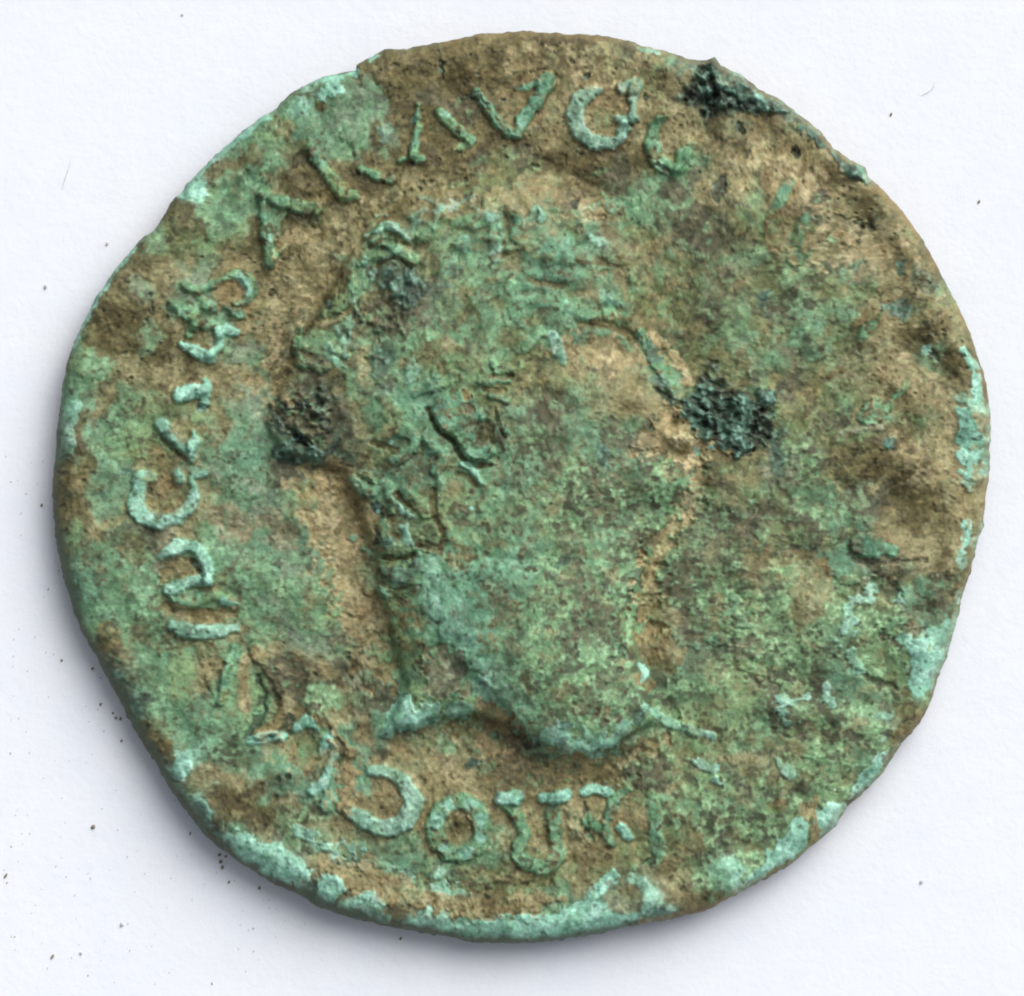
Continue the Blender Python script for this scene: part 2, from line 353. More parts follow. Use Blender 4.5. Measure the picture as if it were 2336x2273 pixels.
# broad tones over the neck and jaw
sl = (slice(None), slice(None)); kn = poly_sdf(XX, YY, NECKP) + RAG * 1.5
an = sm(-kn, -1.5, 2.5) * (.95 - .25 * sm(n9 + n12b, .8, 1.8)); COL[:] = mixc(COL, mixc(TEX['g'], TEX['m'], sm(XX + .35 * YY + 90 * nz(30, 301), 1550, 1900) * .75), an)
jaw = rg_(1230, 1160, 230, 160) * .8 * (.6 + .5 * nz(16, 302)); COL[:] = mixc(COL, mixc(TEX['g'], TEX['m'], sm(XX + 60 * n25, 1080, 1300) * .8), np.clip(jaw, 0, .9))
patch([(1000,1240),(1040,1200),(1100,1290),(1130,1400),(1090,1500),(1040,1560),(970,1520),(930,1420),(940,1320)], 'g', amount=.8)
for cx, cy, r in [(1010,1370,46),(985,1300,30),(1120,1560,40),(1050,1450,36)]:
    ell(cx, cy, r, r * .7, 50, cls='p', amount=.35, soft=.9)
patch([(975,1490),(1020,1470),(1060,1500),(1060,1580),(1010,1600),(955,1575)], 'c', amount=.8, h=-3, rag=3); ell(1045,1530,16,34,10,cls='k',amount=.6,rag=2)
patch([(862,1682),(880,1640),(900,1600),(935,1585),(945,1620),(985,1600),(1010,1595),(1000,1640),(960,1660),(900,1680)], 'p', h=4, amount=.9)
patch([(1010,1630),(1020,1605),(1060,1598),(1082,1615),(1068,1636),(1040,1636)], 'p', h=3, amount=.6)
patch([(1250,1700),(1262,1670),(1300,1650),(1330,1690),(1400,1670),(1440,1640),(1420,1690),(1345,1716),(1290,1710)], 'p', amount=.55, rag=2.5)
stroke([(1470,1612),(1500,1625),(1530,1650),(1600,1672),(1625,1680)], 20, 6, 'p', amount=.7)
stroke([(1590,960),(1585,1000),(1578,1060),(1590,1110),(1560,1170),(1520,1230),(1482,1300),(1478,1380),(1492,1440)], [26,34,34,34,42,46,46,50,20], -8, 'T', soft=16, amount=.85, rag=4)
for x, y, rx, ry, a, k, am in [(1230,930,32,38,20,'d',.75),(1198,1030,32,16,-10,'d',.65),(1350,1100,44,26,20,'d',.7),(1390,1165,56,26,25,'d',.75),(1300,1250,22,34,0,'d',.65),(1440,1240,42,28,0,'d',.7),
 (1325,1330,28,52,0,'d',.75),(1352,1415,54,46,0,'d',.8),(1560,1325,48,62,0,'d',.7),(1590,1470,60,60,0,'d',.55),(1640,1360,50,40,0,'m',.7),(1600,620,110,100,20,'d',.5),(1520,640,60,90,0,'o',.6),(1180,1075,26,16,0,'d',.5),
 (1215,1120,24,14,0,'d',.4),(1100,1330,14,10,0,'d',.5),(1135,1375,20,26,0,'d',.55),(1260,1380,24,18,0,'d',.5),(1180,1450,18,14,0,'d',.5),(1290,1480,16,24,30,'d',.55),(1210,1560,18,14,0,'b',.6),(1340,1590,40,24,-20,'d',.5),
 (1275,1610,26,22,0,'d',.5),(1390,1560,22,30,0,'d',.5),(950,1400,14,10,0,'d',.5),(1620,1240,60,40,0,'d',.5),(1690,1180,60,30,10,'d',.45),(1730,1300,30,40,0,'t',.5),(1450,1130,30,40,0,'d',.5),(1050,640,40,30,0,'o',.5),(1070,780,50,40,0,'d',.4),(1000,700,40,40,0,'a',.5),(1240,830,26,20,0,'d',.5)]:
    ell(x, y, rx, ry, a, cls=k, amount=am, rag=3.2, soft=.5, h=-1.5)
stroke([(1450,1030),(1500,1034),(1556,1042)], [8,16,12], -10, 'c', soft=9, amount=.4)
stroke([(1455,880),(1430,940),(1420,1000),(1440,1040)], [20,40,44,20], -11, None, soft=22)
stroke([(1510,930),(1530,960),(1528,985)], [14,26,14], -9, 't', soft=10, amount=.5)
ell(1548,1004,60,30,15,h=12,dome=True,rag=.3); ell(1560,925,44,40,0,h=14,dome=True,rag=.3)
stroke([(1250,860),(1320,890),(1400,880),(1450,850)], [20,50,50,20], 7, None, soft=24)
patch([(1085,1645),(1095,1590),(1130,1600),(1175,1650),(1225,1700),(1160,1685),(1110,1660)], 't', amount=.9, rag=2.5)
stroke([(1165,1660),(1200,1688),(1245,1712)], [14,26,14], -6, 'k', soft=8, amount=.6, rag=2)  # neck's shadow in the hollow, painted near black
ell(1320,1690,80,22,8,cls='p',amount=.5,rag=3); ell(1270,1665,30,16,30,cls='p',amount=.5,rag=2); ell(1290,1655,12,12,0,cls='D',amount=.7)
# face: brow, eye socket, nose, front crust of tan
P_NOSE = new_part('nose', P_PORT); P_BROW = new_part('brow', P_PORT)
stroke([(1215,690),(1281,695),(1328,718),(1378,728),(1430,712)], 30, 8, 'g', lab=P_BROW, soft=8)
stroke([(1325,744),(1383,742),(1420,755),(1440,775)], 18, -8, 'b', soft=7, amount=.9)
ell(1365, 800, 105, 44, 8, h=-12, dome=True); ell(1365, 805, 92, 34, 8, cls='T', amount=.9, rag=3)
stroke([(1262,770),(1272,800),(1280,820)], 26, 3, 'p', amount=.7)
stroke([(1462,765),(1478,790),(1493,815),(1508,845),(1530,880)], [20,28,26,30,20], 9, 'g', lab=P_NOSE, soft=6)
ell(1488, 800, 18, 24, -30, cls='D', amount=.7); ell(1500, 868, 22, 16, 30, cls='D', amount=.8)
stroke([(1491,766),(1528,800),(1559,840),(1572,879)], [12,20,24,20], 4, 'T', soft=9, rag=2)
stroke([(1490,885),(1520,905),(1558,925)], 9, -9, 'k', soft=5, amount=.8)
patch([(1510,940),(1566,935),(1570,1000),(1630,1010),(1620,1045),(1590,1060),(1575,1095),(1560,1060),(1500,1040),(1440,1030),(1470,980)], 'T', h=4, amount=.95, rag=3)
ell(1590, 1030, 5, 12, -25, cls='p', amount=.9, rag=.2); ell(1475, 990, 14, 20, 0, cls='t'); ell(1465,1010,30,22,0,cls='c',amount=.5)
patch([(1378,955),(1400,950),(1440,985),(1435,1020),(1415,1050),(1380,1060),(1365,1020)], 'd', amount=.8)
ell(1375, 1035, 12, 24, -10, cls='D', amount=.8)
patch([(1480,1060),(1530,1050),(1560,1085),(1555,1130),(1520,1170),(1480,1150)], 'm', amount=.9); ell(1550,1102,11,12,0,cls='g',h=2)
stroke([(1475,1290),(1490,1340),(1480,1420),(1500,1480)], [20,36,44,30], -3, 't', soft=14, amount=.8, rag=6)
stroke([(1455,1545),(1480,1565)], 26, 2, 't', amount=.8); stroke([(1458,1515),(1472,1532),(1466,1552)], 11, 2, 'p')
# ear
EAR = [(983,940),(1007,980),(1041,1003),(1057,1032),(1078,1048),(1109,1051),(1130,1035),(1112,998),(1100,946),(1082,900),(1055,888),(1012,908)]
patch(EAR, 'g', h=18, soft=3.5, lab=P_EAR, dome=5, dw=20, rag=.6)
stroke([(978,936),(1000,984),(1036,1010),(1052,1042),(1078,1062),(1120,1062)], 9, -15, 'd', soft=5, amount=.9, rag=.4)  # gap along the ear, its shadow painted in as a dark line
ell(1066, 905, 12, 11, 0, h=-9, cls='b'); ell(1070, 935, 17, 14, 0, h=-4, cls='c', amount=.8)
ell(1108, 990, 22, 30, 0, h=-5, cls='b', amount=.7); ell(1104, 946, 9, 14, 0, h=6, cls='g'); ell(1016, 925, 9, 17, 20, cls='D', amount=.6)
# hair locks
LOCKS = [
([(831,540),(870,519),(902,522),(925,540)],[6,15,16,8],9,'p'),([(849,553),(891,564),(918,580),(946,598)],[10,18,24,16],9,'g'),
([(820,606),(865,587),(907,603)],[5,9,5],4,'g'),([(952,551),(975,540),(991,522),(1004,501),(1012,480)],[10,20,18,14,10],8,'g'),
([(960,449),(991,459)],8,4,'p'),([(857,493),(881,489)],6,4,'p'),([(1160,483),(1182,506),(1178,538),(1160,572)],[14,18,22,10],9,'g'),
([(1128,545),(1130,588)],[18,20],8,'p'),([(1138,517),(1151,550)],6,5,'p'),([(1036,512),(1075,506),(1095,493)],[16,26,14],5,'g'),
([(1046,560),(1062,545),(1060,570)],16,5,'p'),([(1085,520),(1120,505),(1138,530)],22,5,'g'),([(1030,423),(1060,422)],10,3,'g'),
([(1105,465),(1125,478),(1140,462)],16,5,'g'),([(1232,478),(1236,502)],[12,20],8,'p'),([(1310,486),(1344,475),(1370,465)],[12,16,10],7,'g'),
([(1375,440),(1391,467),(1426,470),(1438,487),(1420,515)],[8,26,34,30,14],5,'g'),([(1325,505),(1330,545)],[16,22],7,'g'),
([(1316,588),(1349,608),(1390,614)],[6,14,8],7,'g'),([(1257,592),(1307,559)],[6,10],4,'p'),([(1423,597),(1451,588)],14,5,'g'),
([(1200,570),(1240,590),(1290,560),(1305,520)],[30,44,40,18],4,'g'),([(1180,640),(1240,620),(1290,640)],[26,30,14],4,'g'),
([(804,636),(798,668),(778,697),(742,714)],[12,26,24,16],11,'g'),([(712,729),(739,743),(770,731),(786,718)],6,4,'t'),
([(806,668),(815,710),(832,742)],5,5,'p'),([(688,752),(680,792),(690,823),(725,842),(750,840)],[8,18,20,16,8],11,'g'),
([(800,770),(806,795)],10,5,'p'),([(765,800),(790,812)],[18,8],5,'a'),
([(905,976),(938,992),(946,1017),(925,1038),(895,1050)],[22,20,20,16,12],9,'g'),([(967,996),(983,1022),(1004,1030),(1010,1059),(994,1074)],[10,16,18,20,18],9,'g'),
([(806,1092),(820,1116),(847,1120),(878,1106),(892,1132),(892,1168)],[12,22,24,20,18,10],10,'g'),([(820,1080),(840,1088),(856,1100)],8,5,'o'),
([(1033,1064),(1065,1061),(1086,1082),(1098,1101)],[6,10,10,5],6,'p'),([(925,1120),(954,1148),(981,1162),(1004,1132),(1006,1090)],[16,22,34,20,10],9,'g'),
([(873,1200),(886,1245),(925,1256),(956,1232)],[24,26,26,18],9,'g'),([(925,1205),(932,1235)],[12,14],4,'p'),([(872,1300),(907,1313),(935,1311),(956,1270)],[16,32,26,14],9,'D'),
([(857,1338),(881,1358),(918,1355),(945,1328)],[6,12,12,8],6,'g'),([(912,1148),(923,1166),(944,1177)],[10,12,6],6,'p'),
([(1124,824),(1143,843),(1172,845)],[10,22,12],7,'g'),([(1096,872),(1126,868),(1158,868)],[10,20,10],7,'g'),([(1122,904),(1156,918)],[12,10],7,'g'),
([(1138,938),(1142,960),(1152,985)],[8,11,6],7,'g'),([(950,900),(990,880),(1040,860)],[20,30,20],4,'g'),([(880,910),(900,960),(870,1000)],[20,30,24],4,'o'),
([(1060,760),(1020,800),(1000,850)],[30,40,30],3,'g'),([(1090,680),(1120,740),(1110,790)],[30,36,20],4,'g'),([(1160,650),(1176,700),(1190,740)],[18,26,14],5,'g'),
([(1230,760),(1200,790),(1180,800)],[20,26,14],4,'g'),([(1390,640),(1400,690),(1380,720)],[16,24,18],5,'g'),([(1440,620),(1446,660)],[20,12],4,'g'),
([(1300,650),(1330,655)],[22,16],4,'g'),([(1240,655),(1262,672)],[10,14],5,'g')]
for pts, ww, hh, k in LOCKS: stroke(pts, np.atleast_1d(ww) * 1.2, hh * 1.4, k, soft=5.5, amount=.72, rag=.8)
rc = np.random.default_rng(21)
for cx, cy, a0, rad_, n in [(1150,900,0,430,34),(1150,900,0,340,26),(1150,900,0,250,14)]:
    for q in range(n):
        a_ = math.radians(-178 + 150 * (q + rc.uniform(-.3, .3)) / n + (8 if rad_ < 400 else 0)); r_ = rad_ + rc.uniform(-22, 22)
        x, y = cx + r_ * math.cos(a_) * .86, cy + r_ * math.sin(a_) * 1.02
        if (x > 1440 and y > 640) or (y > 700 and x > 1180) or (x < 800 and y > 820): continue
        L_ = rc.uniform(26, 42); t_ = a_ + math.pi / 2 + rc.uniform(-.9, .3); bx, by = math.cos(t_), math.sin(t_); k_ = rc.uniform(-14, 14)
        stroke([(x - bx * L_, y - by * L_), (x + by * k_, y - bx * k_), (x + bx * L_, y + by * L_)], [6, rc.uniform(18, 28), 8], rc.uniform(3, 5.5), rc.choice(['g', 'g', 'g', 'p', 'o']), soft=6, amount=rc.uniform(.2, .55), rag=1.2)
for pts, ww in [([(842,566),(885,548),(925,560)],8),([(860,610),(905,590),(935,612)],8),([(1150,480),(1158,520),(1148,560)],8),([(1120,592),(1180,575)],9),
 ([(1098,455),(1095,500),(1075,515)],5),([(1336,487),(1352,498),(1375,498)],12),([(1320,600),(1400,608),(1450,606)],6),([(1205,640),(1240,650),(1290,655)],12),
 ([(830,700),(812,760),(800,800)],12),([(842,1104),(866,1108),(880,1098)],6),([(905,1030),(880,1020),(850,1010)],12),([(907,1130),(922,1148),(940,1150)],14),
 ([(962,1010),(962,1040),(950,1060)],8),([(1045,1080),(1070,1090),(1085,1108)],11),([(870,1272),(910,1274),(945,1266)],10),([(870,1330),(900,1344),(925,1340)],8),
 ([(1120,860),(1150,864),(1170,858)],8),([(1105,890),(1150,894)],12),([(1130,930),(1136,975),(1152,1000)],5),([(985,1120),(990,1170),(1010,1220)],16),([(960,1240),(1000,1250),(1010,1230)],18)]:
    stroke(pts, ww, -7, 'b', soft=4, amount=.75, rag=.5)
patch([(1055,1150),(1070,1160),(1092,1205),(1040,1200),(1020,1170),(1035,1140)], 'd', amount=.85)
ell(862, 1165, 12, 16, 0, h=-6, cls='k'); ell(864, 1220, 10, 20, 0, h=-6, cls='k', amount=.8); ell(884, 1232, 15, 11, 0, cls='D', amount=.9)
ell(875,820,22,40,20,cls='D',amount=.75); ell(880,890,16,20,0,cls='D',amount=.5); ell(1035,622,14,22,0,cls='D',amount=.6)
ell(726,826,28,14,10,cls='d',amount=.8); ell(756,820,6,6,0,cls='p',h=2); ell(750,700,8,8,0,cls='k',amount=.9)
for x, y in [(863,1167),(930,1215),(893,1010),(1075,1160)]: ell(x, y, 5, 5, 0, cls='p', rag=.2)
# dark mounds in the hair and behind the head
def crust(pts, h, cls, amp, name='crust', lab_=None, parent=None, soft=6, fe=2.5, am=1.0):
    i = new_part(name, parent, lab_); sl = box(pts, 40); d = poly_sdf(XX[sl], YY[sl], pts) + 1.4 * RAG2[sl]
    a = sm(-d, -soft, soft); HT[sl] += h * a + .8 * amp * a * (0.9 * n12[sl] + .7 * n9[sl] + .5 * n6[sl] + .3 * n5[sl])
    paint(sl, am * sm(-d + (fe > 3) * 6 * n9[sl], -fe, fe), cls); LAB[sl][d < 3] = i
    return i
def ring(cx, cy, rx, ry, a, n=18):
    a = math.radians(a); return [(cx + rx * math.cos(t) * math.cos(a) - ry * math.sin(t) * math.sin(a), cy + rx * math.cos(t) * math.sin(a) + ry * math.sin(t) * math.cos(a)) for t in np.linspace(0, 2 * math.pi, n, endpoint=False)]
crust(ring(920, 660, 52, 36, 40), 5, 'D', 2.5, lab_='dark teal lump in the hair', fe=12, soft=10, am=.9)
crust(ring(868, 722, 52, 38, -10), 3, 'd', 3, lab_='brown grey lump in the hair', fe=14, soft=12, am=.8)
ell(935, 672, 20, 24, 30, cls='k', amount=.45, rag=2)
crust([(620,925),(640,905),(680,900),(720,915),(748,945),(755,985),(735,1010),(700,1020),(668,1000),(640,985),(612,955)], 6, 'd', 4.5, lab_='dark crumbly crust behind the head', fe=9, soft=9, am=.9)
for x, y, rx, ry, a in [(632,958,20,13,60),(668,985,26,9,30),(724,930,10,16,0),(700,925,9,8,0),(740,965,14,16,0),(660,930,12,8,0)]: ell(x, y, rx, ry, a, h=-5, cls='k', amount=.65)
for x, y in [(715,968),(705,910),(676,948),(648,915),(722,985)]: ell(x, y, 11, 6, 20, h=4, cls='c', amount=.5, rag=.8)
crust(ring(678, 1036, 58, 28, 5), 3, 'D', 4, lab_='grey green crust patch behind the head', fe=10, soft=9, am=.85)
ell(690, 1004, 24, 9, 28, h=-16, cls='k', rag=.3)
K2 = V(1360, 760, 3.808, [(800,520),(880,465),(1000,510),(1060,620),(1110,640),(1190,590),(1240,490),(1300,475),(1350,540),(1430,490),(1530,540),(1590,630),(1530,670),(1440,650),(1400,790),(1320,900),(1335,1010),(1230,1085),(1100,1040),(1000,930),(880,905),(790,830),(785,720),(740,640)])
crust(K2, 14, 'D', 3.9, lab_='black green crust lump in front of the nose', soft=5, fe=4)
for x, y, rx, ry, a in [(1566,934,12,7,20),(1590,918,14,16,0),(1622,963,10,32,-38),(1648,950,24,6,8),(1638,1000,13,9,30),(1670,918,9,6,0),(1734,925,8,12,30),(1722,965,6,18,15),(1580,982,9,8,40),(1688,1032,20,7,10),(1605,985,10,14,0)]:
    ell(x, y, rx, ry, a, h=-7, cls='k', amount=.7, rag=1.4)
for x, y, rx, ry in [(1650,928,26,10),(1590,895,16,8),(1690,910,14,14),(1680,985,26,26),(1745,905,14,14),(1585,960,10,9)]: ell(x, y, rx, ry, 20, h=3, cls='D', amount=.75, rag=1.2)
K1 = V(1500, 0, 2.38, [(215,400),(222,350),(270,318),(315,300),(345,348),(380,360),(460,403),(560,478),(660,523),(750,592),(720,622),(600,608),(540,625),(460,600),(400,575),(300,582),(240,555),(250,460)])
crust(K1, 14, 'D', 4.5, lab_='dark green crust lump on the upper right rim', soft=5)
for x, y, rx, ry, a in [(1610,165,18,12,20),(1620,232,22,12,0),(1652,222,26,13,15),(1622,195,14,14,0),(1700,240,30,7,8),(1608,185,10,18,0)]: ell(x, y, rx, ry, a, h=-7, cls='k', amount=.95)
ell(1628,147,14,16,0,h=8,cls='D'); ell(1666,190,22,12,30,cls='c',amount=.45)
i = new_part('crust', None, 'thin green crust strip along the upper right rim')
stroke([(1805,250),(1840,290),(1880,325),(1915,362),(1950,388),(1990,412)], [20,26,24,20,22,20], 6, 'D', lab=i, soft=5, rag=1.3)
ell(1963, 392, 20, 17, 30, h=7, cls='D', lab=i); ell(1957, 408, 12, 7, 0, cls='k', amount=.8)
for x, y in [(1810,248),(1868,298),(1935,358),(1970,385),(1977,404),(1690,170),(1730,215),(1780,232)]: ell(x, y, 12, 7, 40, h=3, cls='p', amount=.65, rag=1.2)

# ------------------------------------------------------------------ letters of the legend, clockwise from lower left
def letter(strokes, h=10, cls='g', **k):
    i = new_part('letter')
    for s in strokes:
        stroke(s[0], np.atleast_1d(s[1]) * 1.2 + 2, (s[3] if len(s) > 3 else h) * 1.3, s[2] if len(s) > 2 else cls, lab=i, rag=.6, soft=5.5, **k)
    return i
letter([([(847,1757),(889,1764),(927,1792),(944,1829),(931,1862),(897,1887),(860,1885),(820,1866),(795,1848)],[16,22,30,36,36,32,32,30,16])], cls='p', amount=.75)
letter([([(1047+54*math.cos(t), 1889+61*math.sin(t)) for t in np.linspace(0, 2*math.pi, 17)], 33)], cls='g')
for a in (20, 75, 130, 200, 250, 300, 340): ell(1047+54*math.cos(math.radians(a)), 1889+61*math.sin(math.radians(a)), 16, 13, a+90, cls='p', amount=.7)
ell(1050, 1870, 22, 22, 0, h=7, cls='t', dome=True); ell(1050,1890,30,34,0,cls='t',amount=.7)
letter([([(1154,1824),(1175,1858),(1196,1904),(1180,1942),(1206,1971),(1242,1978),(1274,1950),(1266,1904),(1262,1845),(1270,1816)],[34,24,22,24,26,28,24,26,26,28]),([(1145,1820),(1178,1820)],24,'p'),([(1240,1822),(1292,1812)],20,'p')], cls='g')
ell(1236, 1925, 18, 28, -10, cls='t', amount=.9, h=-2)
ell(1301, 1854, 17, 20, 0, h=7, cls='t', dome=True); ell(1311, 1898, 17, 24, 0, h=6, cls='t', dome=True); stroke([(1332,1830),(1340,1900),(1350,1915)], 9, -7, 'd')
letter([([(1330,1810),(1352,1803),(1388,1807)],[16,20,14],'p'),([(1432,1800),(1398,1832),(1382,1880),(1395,1925)],[14,18,14,14]),([(1340,1872),(1366,1882)],24),([(1418,1890),(1430,1905)],18,'p')], h=7, cls='g')
letter([([(1484,1810),(1492,1850),(1498,1920),(1500,1960)],[14,24,26,22]),([(1484,1812),(1530,1834),(1542,1890)],[12,22,10])], h=2.2, cls='g')
# D, two bars, V
letter([([(370,1268),(399,1251),(422,1246),(449,1251),(467,1275),(477,1297),(475,1322)],[16,24,24,22,18,20,20]),([(474,1326),(454,1322),(421,1331),(388,1346)],[18,24,24,22])], cls='p', amount=.8, h=11)
patch([(365,1330),(362,1300),(385,1278),(430,1272),(455,1300),(460,1312),(420,1322)], 't', h=-4, amount=.9)
stroke([(440,1280),(462,1312)], 12, -9, 'k', amount=.7)
letter([([(400,1374),(430,1378),(480,1362),(509,1361),(534,1382)],[12,20,20,12,12])], cls='g', h=7); ell(520,1372,14,7,40,cls='p')
stroke([(385,1390),(440,1402),(500,1405),(530,1398)], [26,26,28,24], -7, 't', soft=6, amount=.9)
letter([([(395,1428),(430,1440),(480,1440),(537,1434)],[20,30,26,16])], cls='p', amount=.8, h=9)
ell(432,1440,9,11,0,cls='D',amount=.7)
letter([([(540,1482),(527,1520),(515,1560),(503,1604)],[24,30,24,10]),([(430,1440),(455,1480),(480,1560),(500,1605)],[12,14,10,8],None,3)], cls='g', h=8)
ell(470,1500,32,30,0,cls='t',amount=.85,h=-4); stroke([(535,1488),(541,1500)],8,1,'p')
# crumpled A beside the V: tan folds round a dark slit
P_A = letter([([(582,1486),(626,1533),(648,1575),(655,1617),(637,1652),(586,1676)],[22,28,26,30,26,14],'t'),([(560,1500),(556,1560),(560,1610)],[20,20,24],'t',0.5)], h=9)
stroke([(590,1545),(598,1590),(592,1630),(572,1665),(566,1682)], [14,22,24,14,14], -12, 'k', soft=6, amount=.75)
ell(597,1580,8,14,0,cls='g',h=3); ell(588,1622,9,12,0,cls='g',h=3)
stroke([(660,1640),(645,1665),(660,1672)], [20,18,10], -8, 'k', amount=.7)
letter([([(576,1690),(618,1681),(648,1680)],[18,16,12],'p'),([(752,1680),(735,1708),(728,1725)],[20,14,8],'p'),([(760,1700),(771,1710),(754,1745),(740,1785),(714,1802)],[8,12,14,18,18],'p'),([(748,1815),(742,1840)],[16,20],'g'),([(795,1714),(803,1716)],16,'g')], h=7)
patch([(668,1666),(684,1634),(702,1626),(718,1640),(726,1668),(700,1662),(680,1672)], 'p', h=7)
i = new_part('letter'); patch([(676,1666),(686,1636),(702,1628),(716,1642),(722,1664)], None, lab=i)
stroke([(715,1628),(760,1660),(796,1740),(790,1800),(780,1840)], [20,30,34,34,24], 6, 't', soft=16, amount=.85, rag=2)
stroke([(768,1685),(783,1712),(765,1750)], [10,14,12], -7, 'd', amount=.75)
patch([(655,1690),(700,1672),(728,1700),(730,1730),(700,1760),(650,1740)], 'o', amount=.8, h=-2)
for x, y in [(634,1778),(656,1773)]: ell(x, y, 8, 7, 0, h=-5, cls='k', amount=.8, rag=.3)
# L, A, C up the left side
letter([([(470,868),(468,890),(465,918)],[14,22,16]),([(461,888),(440,893),(412,902)],[22,26,30])], cls='p', h=10)
ell(458,928,12,10,0,h=-5,cls='D',amount=.8)
letter([([(368,969),(400,1000),(432,1026)],[24,24,26]),([(442,988),(443,1020),(438,1052)],[12,18,12])], cls='p', amount=.8, h=12)
stroke([(372,998),(400,1028),(424,1050)], 12, -9, 'd', amount=.55, soft=5)  # deep shadow under the A, put into the colour as well
ell(418, 975, 22, 30, -20, cls='t', amount=.8)
letter([([(352,1092),(326,1088),(320,1120),(312,1152),(328,1180),(369,1188),(408,1179),(436,1150),(444,1115),(438,1092),(470,1082)],[16,26,28,32,30,26,24,22,18,10,8]),([(410,1086),(411,1097)],20)], cls='p', amount=.85, h=9)
ell(375, 1130, 46, 44, 0, cls='t', amount=.75, h=-3); ell(355,1085,22,10,-10,cls='o',amount=.6)
patch([(296,1040),(330,1000),(368,1010),(400,1055),(380,1085),(330,1075),(300,1070)], 'o', amount=.55)
# E and S
letter([([(408,701),(430,716),(447,736)],[16,28,26]),([(447,734),(485,747)],[22,16]),([(443,745),(431,764)],9),([(399,697),(392,694)],14),([(470,700),(486,706)],16,'D')], h=8)
letter([([(497,758),(520,754),(540,758)],[22,18,12]),([(503,762),(499,789),(479,810)],[14,11,14]),([(414,786),(442,799),(478,818)],[12,24,22])], cls='p', amount=.9, h=10)
letter([([(420,650),(434,657),(450,660),(474,655),(498,641),(526,627),(554,628),(572,647),(572,670),(556,688),(535,694)],[10,18,18,16,16,18,22,24,20,14,10]),([(518,702),(546,722)],[12,16]),([(450,665),(462,690),(478,705)],[14,14,18],'g',4)], cls='g', h=10)
ell(556,640,12,20,-40,cls='p',amount=.7); ell(565,662,10,16,0,cls='p',amount=.5)
ell(520, 665, 30, 26, 0, cls='t', amount=.85, h=-3)
# A R A V G G along the top
letter([([(595,452),(603,500),(613,570),(614,600)],[8,14,24,20]),([(596,441),(650,462),(722,480)],[12,24,24]),([(735,470),(722,500)],[14,18]),([(614,604),(630,585),(648,566)],[20,14,7])], h=12)
ell(612,603,10,10,0,cls='D',amount=.7,rag=.4); ell(616,545,8,14,0,cls='p',amount=.6)
letter([([(705,336),(745,392),(789,445)],[14,22,28]),([(780,440),(806,446)],20),([(824,386),(860,402),(893,410)],[12,20,14]),([(802,320),(812,350)],[14,10],None,4)], h=11)
ell(743,445,14,14,0,h=-5,cls='b')
letter([([(954,242),(950,300),(942,352)],[5,13,16]),([(914,366),(938,360),(962,366)],[8,14,10]),([(1006,258),(1040,295),(1078,319)],[20,22,14]),([(1035,342),(1065,330)],10,'g',4)], cls='g', h=10)
ell(1012,260,14,9,30,cls='p',amount=.7); ell(944,275,7,10,0,cls='p',amount=.5)
letter([([(1084,205),(1112,245),(1138,278),(1158,300)],[14,18,22,20]),([(1250,182),(1222,232),(1195,270),(1180,306)],[32,24,24,20]),([(1180,200),(1215,195),(1250,182)],[6,14,10],'g',3)], h=12)
ell(1190,290,12,14,-20,cls='p',amount=.6)
letter([([(1366,208),(1330,222),(1312,258),(1318,294),(1343,318),(1381,328),(1412,316),(1425,290)],[12,28,32,30,28,24,18,20]),([(1448,200),(1446,235),(1444,272)],[20,11,14]),([(1408,268),(1430,274),(1454,270)],[12,16,10]),([(1420,200),(1450,195)],[20,26])], cls='p', amount=.65, h=10)
ell(1378,268,22,24,0,cls='o',amount=.5)
letter([([(1512,268),(1492,290),(1488,330),(1498,362),(1530,386),(1560,380),(1574,355)],[14,20,26,28,24,18,14]),([(1580,330),(1562,350),(1545,385)],[16,26,14]),([(1500,270),(1520,262)],8)], h=10)
stroke([(1500,376),(1530,396)], 9, -9, 'k', amount=.7)
# worn letters on the right
letter([([(1802,414),(1785,446),(1768,478),(1755,490)],[20,22,18,10]),([(1840,494),(1822,540),(1815,590)],[10,22,30])], h=5)
ell(1773, 526, 32, 46, 10, h=5, cls='t', dome=False); ell(1773,526,22,34,10,h=-2,cls='o',amount=.5)
letter([([(2006,708),(1985,740),(1962,772)],[12,22,16]),([(1950,742),(1995,712)],[14,20],'t',6)], h=5)
letter([([(1974,950),(1998,938),(2026,926)],[34,44,24])], h=9, cls='g')
ell(2029,1014,17,15,0,h=5,cls='D',dome=True); ell(1998,945,30,20,-20,cls='g',amount=.8)
stroke([(1900,1010),(1920,990),(1960,980),(2010,975)], [14,18,16,12], 6, 'c', soft=8); stroke([(1905,1070),(1930,1110),(1965,1120)], [16,22,16], -5, 'd', soft=10, amount=.5)
stroke([(2120,1060),(2080,1090),(2050,1130),(2020,1170)], [24,40,44,30], -9, 'b', soft=22, amount=.55)
ell(2100,1085,26,12,-40,cls='c',amount=.7); stroke([(1990,1120),(2040,1065),(2110,1050)],[16,22,18],6,'t',soft=10,amount=.7)
letter([([(1958,1240),(1990,1250),(2036,1258)],[34,38,20])], h=10, cls='g'); ell(1955,1246,16,18,0,cls='d',amount=.7)
stroke([(1950,1275),(1990,1288),(2040,1282),(2110,1280)], [16,12,10,8], -6, 'd', soft=6, amount=.6)  # shade below the green bar, painted as a dark strip
stroke([(1890,860),(1935,835),(1975,815)], [12,18,12], 4, 't'); stroke([(2040,905),(2068,880),(2072,850)], [14,14,8], 3, 'g')
